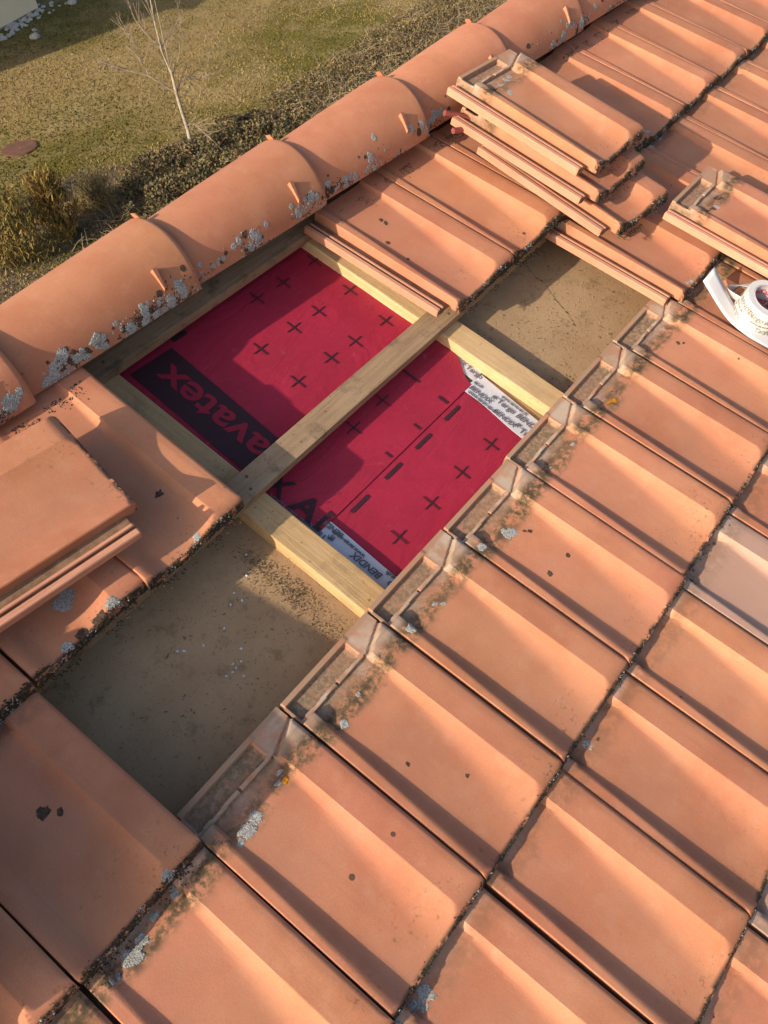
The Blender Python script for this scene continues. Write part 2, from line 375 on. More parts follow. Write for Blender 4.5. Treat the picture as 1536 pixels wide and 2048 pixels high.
def tile_rib_mesh(mat):
    """two ribs and three grooves along the left edge of a tile"""
    prof = [(-0.046, -0.034), (-0.046, -0.0185), (-0.0445, -0.0165), (-0.036, -0.0160), (-0.0345, -0.0175), (-0.0335, -0.026), (-0.0285, -0.0262), (-0.0275, -0.0195),
            (-0.0265, -0.0180), (-0.0222, -0.0180), (-0.0212, -0.0195), (-0.0202, -0.0275), (0.002, -0.0275), (0.002, -0.0335), (-0.018, -0.0338), (-0.020, -0.0375), (-0.030, -0.0375), (-0.032, -0.034)]
    n = len(prof); V = []; F = []
    ys = [0.006, 0.009, 0.2, TL-0.030, TL-0.027]
    for k, y in enumerate(ys):
        for (x, z) in prof:
            e = 0.0012 if k in (0, len(ys)-1) else 0
            V.append((x + (e if x < -0.04 else 0), TL-y, z-(e if z > -0.025 else 0)))
    for k in range(len(ys)-1):
        for i in range(n):
            F.append((k*n+i, k*n+(i+1) % n, (k+1)*n+(i+1) % n, (k+1)*n+i))
    F.append(tuple(range(n))[::-1]); F.append(tuple(range((len(ys)-1)*n, len(ys)*n)))
    me = bpy.data.meshes.new('interlocking_rib'); me.from_pydata(V, [], F); me.materials.append(mat); me.update()
    bm = bmesh.new(); bm.from_mesh(me); bmesh.ops.recalc_face_normals(bm, faces=bm.faces); bm.to_mesh(me); bm.free()
    return me
ME_T = tile_body_mesh('roof_tile', M['tile']); ME_TP = tile_body_mesh('roof_tile', M['tile_pale']); ME_TC = tile_body_mesh('roof_tile', M['tile_clean'])
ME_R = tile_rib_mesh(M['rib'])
# the top course carries no lock at its head: plain clay runs up under the ridge caps
M['tile_top'] = clay('top_course_terracotta', (0.475, 0.20, 0.110), (0.415, 0.163, 0.086), (0.51, 0.24, 0.14), head=False)
HEAD_LOCK[0] = False; ME_TT = tile_body_mesh('roof_tile', M['tile_top']); HEAD_LOCK[0] = True

# crumbs of moss and lichen that collect along the nose of a tile
def crumb(mb, c, r, mi, up=Vector((0, 0, 1)), flat=0.6, rg=rng):
    a = up.orthogonal().normalized(); b = up.cross(a); n = 6
    th = rg.random()*6; V = []
    for k, (rr, hh) in enumerate(((1.0, -0.3), (0.85, 0.45))):
        for i in range(n):
            q = th+2*math.pi*i/n+k*0.5; s = r*rr*rg.uniform(0.7, 1.25)
            V.append(c + a*math.cos(q)*s + b*math.sin(q)*s + up*(hh*r*flat*rg.uniform(.7, 1.3)))
    V.append(c + up*r*flat*rg.uniform(.7, 1.2))
    F = [(i, (i+1) % n, n+(i+1) % n, n+i) for i in range(n)] + [(n+i, n+(i+1) % n, 2*n) for i in range(n)]
    mb.add(V, F, mi)
def nose_moss(seed, count):
    rg = random.Random(seed); mb = MB(); nz = Vector((0, -0.75, 0.66))
    ph = rg.random()*50
    for _ in range(count*5):
        x = rg.uniform(0.004, TW-0.006)
        if noise.noise(Vector((x*22+ph, seed, 0))) < -0.12: continue
        k = abs(rg.gauss(0, 0.0045)); y = TL - k*0.8
        z = tile_top(x, y) - (rg.uniform(0, 0.017) if k < 0.004 else 0)
        mi = 0 if rg.random() < 0.72 else (1 if rg.random() < 0.7 else 2)
        if mi == 1 and noise.noise(Vector((x*30, seed*3.3, 4))) < 0.0: mi = 0
        crumb(mb, Vector((x, k*0.8-0.001, z)), rg.choice([0.0006, 0.0008, 0.001, 0.0012, 0.0015, 0.0019]), mi, (nz if k < 0.008 else Vector((0, 0, 1))), 0.8, rg)
    # crumbs that fell on the tile below
    for _ in range(int(count*1.6)):
        x = rg.uniform(0, TW-0.004)
        if noise.noise(Vector((x*16+ph, seed*2.0, 7))) < -0.02: continue
        k = abs(rg.gauss(0, 0.007))
        zb = tile_top(x, TL-TG+k*0.9)-0.0335
        crumb(mb, Vector((x, -k, zb)), rg.choice([0.0006, 0.0008, 0.0011, 0.0016]), 0 if rg.random() < .8 else 2, Vector((0, 0, 1)), 0.6, rg)
    o = mb.build('moss', [M['moss'], M['grey_lichen'], M['dark_lichen']])
    me = o.data; bpy.data.objects.remove(o); return me
MOSS = [nose_moss(s, c) for s, c in ((1, 60), (2, 120), (3, 90), (4, 150), (5, 300))]
def blob(mb, P, NR, r, rg, mi=0):
    """one crusty lichen: a flat lobed rosette overgrown with many small granules; P(a, b) gives surface points"""
    n = 26; ph = rg.random()*40; st = rg.uniform(0.65, 1.0); th0 = rg.random()*3.14
    def edge(a):
        return r*(1+0.42*noise.noise(Vector((math.cos(a)*1.5+ph, math.sin(a)*1.5, ph)))+0.30*noise.noise(Vector((math.cos(a)*4+ph, math.sin(a)*4, 3))))
    def loc(a, q):
        e = edge(a)*q; x, y = math.cos(a)*e, math.sin(a)*e*st
        return x*math.cos(th0)-y*math.sin(th0), x*math.sin(th0)+y*math.cos(th0)
    V = [P(0, 0)+NR(0, 0)*r*0.06]
    for q, h in ((0.5, 0.06), (0.85, 0.05), (1.0, -0.01)):
        for i in range(n):
            x, y = loc(2*math.pi*i/n, q); V.append(P(x, y)+NR(x, y)*(h*r*rg.uniform(.6, 1.4)+0.0001))
    F = [(0, 1+i, 1+(i+1) % n) for i in range(n)]
    for k in range(2):
        for i in range(n): F.append((1+k*n+i, 1+(k+1)*n+i, 1+(k+1)*n+(i+1) % n, 1+k*n+(i+1) % n))
    mb.add(V, F, mi)
    for _ in range(int(14+r*5200)):
        a = rg.random()*6.283; q = math.sqrt(rg.random())*1.02; x, y = loc(a, q)
        crumb(mb, P(x, y)+NR(x, y)*r*0.05, max(0.0005, r*rg.uniform(0.04, 0.10)), mi, NR(x, y), 0.35, rg)
LICH = ['grey_lichen', 'dark_lichen', 'orange_lichen']
def tile_lichens(spots, parent):
    """spots: (x, distance up from the nose, radius, colour index)"""
    for i, (x, k, r, mi) in enumerate(spots):
        mb = MB(); rg = random.Random(len(spots)*13+int(x*1000)+i)
        P = lambda a, b, x=x, k=k: Vector((x+a, k+b, tile_top(min(TW-.005, max(0, x+a)), TL-max(0.0, k+b))))
        blob(mb, P, lambda a, b: Vector((0, 0, 1)), r, rg)
        mb.build('lichen', M[LICH[mi]], parent)

TILT = math.asin(0.033/TG)
ORD = ['first', 'second', 'third', 'fourth', 'fifth', 'sixth', 'seventh', 'eighth', 'ninth', 'tenth', 'eleventh', 'twelfth', 'thirteenth']
def make_tile(mw, me=None, moss=None, label=None, group=None):
    o = fromdata('roof_tile', me or ME_T, None, mw)
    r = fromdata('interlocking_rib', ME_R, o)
    if moss is not None: tag(fromdata('moss', MOSS[moss], o), kind='stuff')
    tag(o, label, 'roof tile', group, 'thing'); return o

# ------------------------------------------------------------------ the roof courses
def px_of(p):
    d = p - CAMP; z = d.dot(fwd)
    if z < 0.05: return None
    return (768+1680.65*d.dot(right)/z, 1024+1680.65*d.dot(down)/z)
def on_frame(u0, v0, u1, v1, h=0.0, m=0):
    n = 0
    for a in range(13):
        for b in range(13):
            q = px_of(W(lerp(u0, u1, a/12), lerp(v0, v1, b/12), h))
            if q and -m < q[0] < 1536+m and -m < q[1] < 2048+m: n += 1
    return n
ROWS = [('top', -2), ('upper', -1), ('open', 0), ('one', 1), ('two', 2), ('three', 3)]
ROWTXT = {'top': 'top course tucked under the ridge caps', 'upper': 'course that ends at the opening', 'open': 'course edging the opening below',
          'one': 'first full course below the opening', 'two': 'second full course below the opening', 'three': 'third full course below the opening'}
TILES = {}
for name, row in ROWS:
    v = row*TG if row > -2 else -0.712
    cols = []
    for j in range(-4, 17):
        if name == 'top' and 3 <= j <= 5: continue
        if name == 'upper' and 1 <= j <= 7: continue
        vis = on_frame(j*TW, v-TG, (j+1)*TW, v)
        near = vis or on_frame(j*TW, v-TG, (j+1)*TW, v, 0, 330)
        if near: cols.append((j, vis > 2))
    seen = [j for j, q in cols if q]
    for j, q in cols:
        dx, dv, dr = rng.uniform(-.0014, .0014), rng.uniform(-.0035, .0035), rng.uniform(-.0055, .0055)
        dh = 0.0
        if name == 'top' and j == 2: dx, dv, dh = -0.002, 0.009, 0.0
        if name == 'top' and j == 1: dx, dv, dh = 0.002, -0.002, -0.004
        pale = (name, j) in (('one', 5), ('two', 3), ('one', 9))
        moss = rng.choice([1, 2, 3, 3]) if row < 0 else rng.choice([0, 0, 1, 2])
        if name == 'top': moss = rng.choice([3, 4, 3])
        if (name, j) == ('upper', 8): moss = 3
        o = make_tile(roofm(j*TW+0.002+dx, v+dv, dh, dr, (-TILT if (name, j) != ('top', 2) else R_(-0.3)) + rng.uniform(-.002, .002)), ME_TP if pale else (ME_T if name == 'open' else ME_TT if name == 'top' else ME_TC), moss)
        TILES[(name, j)] = o
        grp = 'roof tiles of the ' + ROWTXT[name].split(' that')[0].split(' tucked')[0]
        if q:
            k = seen.index(j); adj = 'pale washed-out' if pale else ('terracotta')
            if name == 'open' and j >= 1: txt = f'{adj} tile with exposed grooved head, {ORD[k-sum(1 for s in seen if s < 1)]} from the left along the opening'
            else: txt = f'{adj} roof tile, {ORD[k]} from the left in the {ROWTXT[name]}'
        else:
            txt = f'terracotta roof tile just outside the picture in the {ROWTXT[name]}'
        tag(o, txt, 'roof tile', grp)

rg_d = random.Random(91)
for j in (6, 7, 8, 9, 10, 11, 12, 2, 1):
    if ('top', j) not in TILES: continue
    mb = MB(); HEAD_LOCK[0] = False
    for _ in range(420):
        x = rg_d.uniform(0.003, TW-0.008); k = TL - 0.034 - abs(rg_d.gauss(0, 0.014))
        if noise.noise(Vector((x*18+j*5, k*18, j))) < -0.05: continue
        crumb(mb, Vector((x, k, tile_top(x, TL-k))), rg_d.choice([0.0007, 0.001, 0.0014, 0.002]), 0 if rg_d.random() < .8 else 1, Vector((0, 0, 1)), 0.5, rg_d)
    HEAD_LOCK[0] = True
    tag(mb.build('moss', [M['moss'], M['dark_lichen']], TILES[('top', j)]), kind='stuff')
def L(key, spots):
    if key in TILES: tile_lichens(spots, TILES[key])
L(('top', 1), [(0.115, 0.075, 0.016, 0), (0.128, 0.080, 0.012, 0), (0.16, 0.012, 0.012, 0), (0.07, 0.012, 0.010, 0), (0.10, 0.010, 0.012, 1), (0.135, 0.008, 0.014, 1)])
L(('top', 2), [(0.135, 0.118, 0.008, 1), (0.12, 0.012, 0.009, 0), (0.025, 0.33, 0.011, 1), (0.05, 0.318, 0.010, 0), (0.012, 0.352, 0.012, 1), (0.03, 0.362, 0.016, 0)])
L(('upper', 0), [(0.112, 0.205, 0.011, 1), (0.128, 0.188, 0.007, 1), (0.03, 0.362, 0.01, 2), (0.16, 0.008, 0.008, 0)])
L(('open', 0), [(0.06, 0.334, 0.017, 0), (0.083, 0.340, 0.012, 0), (0.155, 0.350, 0.010, 0), (0.030, 0.332, 0.008, 0), (0.115, 0.349, 0.007, 0)])
L(('open', 1), [(0.055, 0.322, 0.014, 0), (0.075, 0.326, 0.011, 0), (0.035, 0.318, 0.008, 0), (0.135, 0.338, 0.007, 0), (0.15, 0.342, 0.008, 0), (0.145, 0.328, 0.006, 2)])
L(('open', 2), [(0.045, 0.318, 0.008, 0), (0.10, 0.334, 0.006, 0), (0.11, 0.115, 0.004, 1), (0.062, 0.2, 0.004, 1)])
L(('open', 3), [(0.02, 0.335, 0.010, 0), (0.09, 0.335, 0.006, 0), (0.10, 0.322, 0.005, 0)])
L(('open', 4), [(0.012, 0.338, 0.009, 0), (0.075, 0.322, 0.012, 0), (0.085, 0.313, 0.010, 0), (0.112, 0.29, 0.005, 1), (0.105, 0.297, 0.004, 1), (0.06, 0.21, 0.006, 1), (0.118, 0.205, 0.005, 1)])
L(('open', 5), [(0.045, 0.337, 0.005, 0), (0.13, 0.332, 0.006, 0)])
L(('open', 6), [(0.07, 0.328, 0.009, 2), (0.058, 0.334, 0.006, 2), (0.10, 0.34, 0.006, 1)])
L(('open', 7), [(0.11, 0.30, 0.006, 1), (0.12, 0.29, 0.004, 1)])
L(('one', 0), [(0.04, 0.345, 0.017, 0), (0.06, 0.352, 0.013, 0), (0.02, 0.35, 0.010, 0), (0.10, 0.348, 0.008, 0), (0.125, 0.343, 0.010, 0), (0.012, 0.352, 0.012, 1)])
L(('one', 1), [(0.06, 0.347, 0.013, 0), (0.045, 0.342, 0.010, 0), (0.035, 0.35, 0.009, 0), (0.0, 0.352, 0.01, 0)])
L(('one', 3), [(0.07, 0.344, 0.009, 0), (0.09, 0.338, 0.005, 1)])
L(('one', 5), [(0.03, 0.345, 0.009, 1)])
L(('top', 6), [(0.10, 0.30, 0.006, 1), (0.10, 0.285, 0.007, 1), (0.05, 0.24, 0.006, 1), (0.042, 0.175, 0.004, 1)])
L(('top', 10), [(0.05, 0.03, 0.009, 0)])
L(('upper', 8), [(0.075, 0.012, 0.008, 0), (0.06, 0.018, 0.006, 0)])
L(('upper', 10), [(0.10, 0.35, 0.010, 0), (0.02, 0.346, 0.012, 0), (0.045, 0.351, 0.008, 2)])
L(('upper', 9), [(0.04, 0.345, 0.013, 0), (0.02, 0.349, 0.010, 0), (0.07, 0.35, 0.006, 2)])

# loose tiles stacked on the right
def loose(u, v, h, rz, rx, ry, label, moss=2, spots=None, group='loose tiles stacked on the roof'):
    o = make_tile(roofm(u, v, h, rz, rx, ry), ME_T, moss, label, group)
    if spots: tile_lichens(spots, o)
    return o
loose(1.822, -0.570, 0.062, R_(-5.5), R_(-4.0), R_(1.5), 'lowest of the three loose tiles stacked below the ridge', 4)
loose(1.818, -0.650, 0.105, R_(-2.5), R_(-3.6), R_(2.0), 'middle tile of the loose stack of three below the ridge', 2)
loose(1.832, -0.688, 0.155, R_(-2.0), R_(-3.0), R_(1.0), 'topmost of the three loose stacked tiles, grey mossy head showing', 2, [(0.06, 0.30, 0.007, 0), (0.068, 0.306, 0.006, 0), (0.04, 0.336, 0.010, 1), (0.075, 0.338, 0.009, 0), (0.11, 0.345, 0.010, 0), (0.13, 0.349, 0.008, 0)])
loose(2.030, -0.115, 0.085, R_(0.0), R_(-4.5), R_(1.0), 'loose tile laid alone at the right edge beside the tape roll', 2, [(0.06, 0.33, 0.008, 1), (0.075, 0.325, 0.008, 0), (0.12, 0.34, 0.012, 1), (0.045, 0.34, 0.008, 1)])
# loose tile on the left: turned a quarter so that the ribs face down the slope
loose(0.527, -0.800, 0.070, R_(83), R_(-1.0), R_(2.0), 'loose tile turned sideways on the course left of the opening, ribs facing down', None)
SHADE_PILE = ['bottom tile', 'second tile', 'third tile', 'top tile']  # unseen pile, added beyond the left edge to shade the lower-left tile and board
for i, nm in enumerate(SHADE_PILE):
    loose(-0.30+rng.uniform(-.02, .02), -0.44+rng.uniform(-.02, .02), 0.05+0.042*i, R_(rng.uniform(-5, 5)), R_(-3), 0, nm + ' of the unseen pile added beyond the left edge to cast shade', 0)

# ------------------------------------------------------------------ ridge caps
CAPY, CAPZ = 1.1411, 0.3824
def cap_r(s):   # outer radius along the cap, s = 0 narrow .. 1 wide
    return 0.0994 + 0.0192*s + 0.0012*math.sin(s*math.pi)
CL = 0.437
def cap_pt(s, th, off=0.0):
    r = cap_r(s)+off
    return Vector((s*CL, -r*math.cos(th)*0.97, r*math.sin(th)*1.02))
def cap_mesh():
    ths = [R_(-1+194*i/56) for i in range(57)]; ss_ = [0, 0.004, 0.012] + [i/14 for i in range(1, 14)] + [0.975, 0.988, 0.996, 1.0]
    V = []; F = []; n = len(ths)
    for s in ss_:
        e = -0.0035*ss(0.985, 1.0, s)
        for th in ths: V.append(cap_pt(s, th, e))
    for s in ss_:
        for th in ths: V.append(cap_pt(s, th, -0.015))
    O = n*len(ss_)
    for j in range(len(ss_)-1):
        for i in range(n-1):
            a = j*n+i; F.append((a, a+n, a+n+1, a+1)); F.append((O+a, O+a+1, O+a+n+1, O+a+n))
    for i in range(n-1):
        F.append((i, i+1, O+i+1, O+i)); a = (len(ss_)-1)*n+i; F.append((a+1, a, O+a, O+a+1))
    for j in range(len(ss_)-1):
        a = j*n; F.append((a+n, a, O+a, O+a+n)); a = j*n+n-1; F.append((a, a+n, O+a+n, O+a))
    me = bpy.data.meshes.new('ridge_cap'); me.from_pydata(V, [], F); me.materials.append(M['cap'])
    me.polygons.foreach_set('use_smooth', [True]*len(F)); me.set_sharp_from_angle(angle=R_(40)); me.update()
    bm = bmesh.new(); bm.from_mesh(me); bmesh.ops.recalc_face_normals(bm, faces=bm.faces); bm.to_mesh(me); bm.free()
    return me
ME_CAP = cap_mesh()
def nib_mesh(th, s0, s1, hgt):
    """small wedge of clay standing on the cap"""
    rad = Vector((0, -math.cos(th), math.sin(th))); tan = Vector((0, math.sin(th), math.cos(th)))   # tan points up the flank
    c = cap_pt((s0+s1)/2, th); X = Vector((1, 0, 0)); hw = 0.006
    up, dn = 0.018, -0.026
    V = [c + X*-hw + tan*up - rad*0.003, c + X*hw + tan*up - rad*0.003, c + X*hw*0.35 + tan*dn - rad*0.003, c - X*hw*0.35 + tan*dn - rad*0.003,
         c + X*-hw*0.8 + tan*(up+0.003) + rad*hgt, c + X*hw*0.8 + tan*(up+0.003) + rad*hgt, c + X*hw*0.3 + tan*dn*0.8 + rad*0.003, c - X*hw*0.3 + tan*dn*0.8 + rad*0.003]
    F = [(0, 1, 5, 4), (1, 2, 6, 5), (2, 3, 7, 6), (3, 0, 4, 7), (4, 5, 6, 7), (0, 3, 2, 1)]
    me = bpy.data.meshes.new('nib'); me.from_pydata(V, [], F); me.materials.append(M['cap']); me.update()
    bm = bmesh.new(); bm.from_mesh(me); bmesh.ops.recalc_face_normals(bm, faces=bm.faces); bm.to_mesh(me); bm.free()
    return me
NIB_A = nib_mesh(R_(30), 0.80, 0.83, 0.009)
def tab_mesh(th):
    """thin clip standing at the wide end where one cap laps the next"""
    rad = Vector((0, -math.cos(th), math.sin(th))); tan = Vector((0, math.sin(th), math.cos(th))); c = cap_pt(0.992, th); X = Vector((1, 0, 0))
    V = []
    for a, r, x in ((-.009, -.004, 0), (.009, -.004, 0), (.008, .010, -.007), (-.008, .010, -.007)):
        V += [c+tan*a+rad*r+X*x, c+tan*a+rad*r+X*(x+.0035)]
    me = bpy.data.meshes.new('clip'); me.from_pydata(V, [], [(0, 2, 4, 6), (7, 5, 3, 1), (0, 1, 3, 2), (2, 3, 5, 4), (4, 5, 7, 6), (6, 7, 1, 0)]); me.materials.append(M['cap']); me.update()
    bm = bmesh.new(); bm.from_mesh(me); bmesh.ops.recalc_face_normals(bm, faces=bm.faces); bm.to_mesh(me); bm.free()
    return me
NIB_B = tab_mesh(R_(104))
def cap_lichen(parent, seed, dens):
    rg = random.Random(seed); mb = MB(); ph = seed*7.7
    for _ in range(int(1500*dens)):
        s = rg.uniform(0.02, 0.995); th = R_(-0.5) + abs(rg.gauss(0, 0.15))
        q = noise.noise(Vector((s*5+ph, th*3, 0)))
        if q + (0.35*(s-0.55)) < rg.uniform(-0.12, 0.5) - 0.10*(R_(30)-th): continue
        if th > R_(34): continue
        nr = Vector((0, -math.cos(th), math.sin(th)))
        crust = noise.noise(Vector((s*9+ph, th*8, 5)))
        mi = 0 if crust > 0.08 else 1
        if rg.random() < 0.012: mi = 2
        crumb(mb, cap_pt(s, th, 0.0002), rg.choice([0.0008, 0.0011, 0.0015, 0.002]), mi, nr, 0.4, rg)
    if mb.v: tag(mb.build('lichen_crust', [M['grey_lichen'], M['dark_lichen'], M['orange_lichen']], parent), kind='stuff')
    for _ in range(int(60*dens)):
        s = rg.uniform(0.12, 0.97); th = R_(2)+abs(rg.gauss(0, 0.19))
        if noise.noise(Vector((s*5+ph, th*3, 0))) < -0.2 or th > R_(40): continue
        r = rg.choice([0.003, 0.004, 0.005, 0.006, 0.008, 0.010, 0.013]); mi = 0 if rg.random() < .68 else 1
        P = lambda a, b, s=s, th=th: cap_pt(min(1.0, max(0, s+a/CL)), max(R_(-0.5), th+b/0.11), 0.0002)
        m = MB(); blob(m, P, lambda a, b, th=th: Vector((0, -math.cos(th+b/.11), math.sin(th+b/.11))), r if mi == 0 else r*0.7, rg)
        m.build('lichen', M[LICH[mi]], parent)
CAPTXT = ['leftmost ridge cap in the picture with a thick lichen patch at its end', 'large ridge cap with grey lichen rosettes along its lower edge left of the opening', 'ridge cap directly above the red membrane',
          'ridge cap behind the top corner of the opening', 'ridge cap partly hidden by the loose stack of tiles', 'ridge cap just beyond the loose stack of tiles', 'farthest ridge cap at the top edge of the picture']
for k in range(-1, 8):
    ue = 0.585 + 0.3928*k - (0.018 if k == 0 else 0)
    o = fromdata('ridge_cap', ME_CAP, None, Matrix.Translation((ue-CL, CAPY, CAPZ)) @ Matrix.Rotation(rng.uniform(-.006, .006), 4, 'Z') @ Matrix.Rotation(rng.uniform(-.012, .012), 4, 'X'))
    fromdata('nib', NIB_A, o); fromdata('clip', NIB_B, o)
    cap_lichen(o, 31+k, [0.8, 1.6, 1.45, 0.8, 0.9, 0.8, 0.9, 1.0, 0.9][k+1])
    t = CAPTXT[k] if 0 <= k < 7 else ('terracotta ridge cap beyond the left edge of the picture' if k < 0 else 'terracotta ridge cap beyond the top edge of the picture')
    tag(o, t, 'ridge cap', 'ridge caps along the roof ridge')

# ------------------------------------------------------------------ under-roof: deck, counter battens, battens, membrane
H_BAT, H_CB, H_DECK = -0.075, -0.101, -0.135
house = empty('tiled_house', Matrix.Translation((0, 0, -5.5)))
tag(house, 'house whose tiled roof is being opened, its board deck showing in the gap', 'house')
iM = house.matrix_world.inverted()
def hchild(o):
    mw = o.matrix_world.copy(); o.parent = house; o.matrix_parent_inverse = Matrix(); o.matrix_local = iM @ mw
    return o
hchild(slab('roof_board', -1.6, 5.2, -2.2, 1.20, H_DECK-0.03, H_DECK, M['board'], None, ROOT.copy(), 0))
mb = MB(); mb.box(-1.5, 5.1, -1.7, 1.16, -5.5, -1.0); hchild(mb.build('wall', M['plaster']))
hchild(slab('ridge_beam', -1.6, 5.2, 1.125, 1.185, 0.02, 0.38, M['dark_wood'], None, Matrix.Identity(4), 0.003))

def plank(name, u0, u1, v0, v1, h0, h1, m, rz=0.0, wob=0.0012):
    c = ((u0+u1)/2, (v0+v1)/2)
    return slab(name, u0-c[0], u1-c[0], -(v1-c[1]), -(v0-c[1]), h0, h1, m, None, roofm(c[0], c[1], 0, rz), 0.002, wob, 30)
cbL = plank('counter_batten', 0.709, 0.771, -1.16, 0.9, H_DECK, H_CB, M['counter_dark'], R_(0.4))
tag(cbL, 'sloping timber batten along the left side of the red membrane', 'roof batten', 'counter battens running down the slope')
cbR = plank('counter_batten', 1.358, 1.420, -1.16, -0.30, H_DECK, H_CB, M['counter'], R_(2.6))
tag(cbR, 'pale sloping timber batten with a screw along the right side of the red membrane', 'roof batten', 'counter battens running down the slope')
mb = MB(); mb.tube([(0.012, 0.055, H_CB-0.02), (0.012, 0.055, H_CB+0.0014)], 0.0062, 14); s_ = mb.build('screw_head', M['rust'], cbR)
bt = plank('tile_batten', -1.5, 5.1, -1.165, -1.112, H_CB, H_BAT, M['batten'], 0.0)
tag(bt, 'weathered horizontal batten just below the ridge caps', 'roof batten', 'tile battens running along the roof')
bmid = plank('tile_batten', -1.5, 5.1, -0.778, -0.722, H_CB, H_BAT, M['batten'], R_(0.05))
tag(bmid, 'weathered horizontal batten crossing the middle of the red membrane', 'roof batten', 'tile battens running along the roof')
blow = plank('tile_batten', -1.5, 5.1, -0.413, -0.358, H_CB, H_BAT, M['batten_clean'], 0.0)
tag(blow, 'horizontal batten hidden under the exposed tile heads below the opening', 'roof batten', 'tile battens running along the roof')
for par, pts in ((bmid, [(-1.06, -0.012), (-1.045, 0.012), (-0.405, -0.01), (-0.42, 0.012)]), (bt, [(-1.05, 0.0), (-0.41, -0.006)])):
    for (x, y) in pts:
        mb = MB(); mb.tube([(x, y, H_BAT-0.004), (x, y, H_BAT+0.0012)], 0.0028, 10); mb.build('nail_head', M['rust'], par)
# short timber under the nose line, left of the opening
V = []; F = []; rg = random.Random(4); path = []
for (x, y) in [(1030, 505), (1052, 530), (1072, 556), (1090, 566), (1112, 600), (1140, 632), (1152, 655)]:
    d = right*((x-768)/1680.65) + down*((y-1024)/1680.65) + fwd
    n_ = W(0, 0, 1); path.append(CAMP + d*(((W(0, 0, H_DECK+0.0006)-CAMP).dot(n_))/d.dot(n_)))
fine = []
for a_, b_ in zip(path, path[1:]):
    for i in range(7): fine.append(a_.lerp(b_, i/7) + W(rg.uniform(-.0022, .0022), rg.uniform(-.0022, .0022), 0))
for i, p_ in enumerate(fine):
    w_ = 0.0007 + 0.0012*rg.random(); V += [p_ + W(w_, -w_, 0), p_ - W(w_, -w_, 0)]
    if i: F.append((2*i-2, 2*i-1, 2*i+1, 2*i))
hchild(meshobj('board_crack', V, F, plain('crack_dark', (0.10, 0.07, 0.042), 0.95, 0.1, 0.4, 200)))
# red membrane
HM = H_DECK+0.004
def sheet(name, u0, u1, v0, v1, h, m, parent=None, thick=0.0015, wav=0.0, edge=None):
    V = []; F = []; nu, nv = 60, 50
    for j in range(nv+1):
        for i in range(nu+1):
            a, b = i/nu, j/nv
            u = lerp(u0, u1, a); v = lerp(v0, v1, b)
            if edge: u, v = edge(a, b, u, v)
            hh = h + wav*(noise.noise(Vector((u*5, v*5, 3)))*0.5+noise.noise(Vector((u*14, v*14, 8)))*0.2)
            V.append(W(u, v, hh))
    n = len(V); V += [W(0, 0, 0)]*0
    up = W(0, 0, 1)
    V += [p - up*thick for p in V[:n]]
    k = nu+1
    for j in range(nv):
        for i in range(nu):
            a = j*k+i; F.append((a, a+k, a+k+1, a+1)); F.append((n+a, n+a+1, n+a+k+1, n+a+k))
    for i in range(nu):
        F.append((i, i+1, n+i+1, n+i)); a = nv*k+i; F.append((a+1, a, n+a, n+a+1))
    for j in range(nv):
        a = j*k; F.append((a+k, a, n+a, n+a+k)); a = j*k+nu; F.append((a, a+k, n+a+k, n+a))
    return meshobj(name, V, F, m, parent, None, 40)
mem = sheet('roofing_membrane', 0.768, 1.372, -1.16, -0.597, HM+0.0035, M['membrane'], None, 0.0015, 0.0012,
            lambda a, b, u, v: (lerp(0.768 + 0.018*ss(0.75, 1.0, b) , 1.374 - 0.020*ss(0.5, 1, b) - 0.040*ss(0.86, 1.0, b), a), v))
tag(mem, 'upper red membrane sheet with dark crosses and a lettered band', 'roof membrane', 'red membrane sheets in the opening')
mem2 = sheet('roofing_membrane', 0.79, 1.352, -0.66, -0.30, HM, M['membrane'], None, 0.0015, 0.0008,
             lambda a, b, u, v: (lerp(0.815 + 0.003*b, 1.292 - 0.012*b, a), v))
tag(mem2, 'lower red membrane sheet with dashes and crosses beside the exposed tile heads', 'roof membrane', 'red membrane sheets in the opening')
def flat(name, polys, h, m, parent):
    """flat printed shapes: list of polygons in (u, v)"""
    V = []; F = []
    for p in polys:
        k = len(V); V += [W(a, b, h) for a, b in p]; F.append(tuple(range(k, k+len(p))))
    me_ = meshobj(name, V, F, m, parent)
    bm = bmesh.new(); bm.from_mesh(me_.data)
    n_ = W(0, 0, 1)
    bm.normal_update()
    for f in bm.faces:
        if f.normal.dot(n_) < 0: f.normal_flip()
    bm.to_mesh(me_.data); bm.free()
    return me_
def bar(a, b, wd):
    d = Vector((b[0]-a[0], b[1]-a[1])); n_ = Vector((-d.y, d.x)).normalized()*wd/2
    return [(a[0]+n_.x, a[1]+n_.y), (b[0]+n_.x, b[1]+n_.y), (b[0]-n_.x, b[1]-n_.y), (a[0]-n_.x, a[1]-n_.y)]
HP = HM+0.0055
def crosses(pts, parent, h):
    pol = []; s = 0.0215
    for (u, v) in pts:
        pol.append(bar((u-s, v), (u+s, v), 0.0032))
        pol.append(bar((u, v-s), (u, v-0.00145), 0.0032)); pol.append(bar((u, v+0.00145), (u, v+s), 0.0032))
    return flat('printed_cross', pol, h, M['print'], parent)
UP = [(1.330, -1.077), (1.222, -1.079), (1.141, -1.085), (1.322, -0.962), (1.217, -0.968), (1.138, -0.973), (1.038, -0.981), (1.312, -0.846), (1.211, -0.855), (1.134, -0.861), (1.031, -0.867), (0.948, -1.10), (0.93, -0.872), (0.935, -0.985), (1.128, -0.709), (1.026, -0.707), (1.305, -0.74), (1.21, -0.745), (0.924, -0.712)][:11] + [(1.128, -0.709), (1.026, -0.707)]
for p_ in UP: crosses([p_], mem, HP)
for p_ in [(1.213, -0.471), (1.107, -0.475), (1.000, -0.477), (0.890, -0.477)]: crosses([p_], mem2, HM+0.0022)
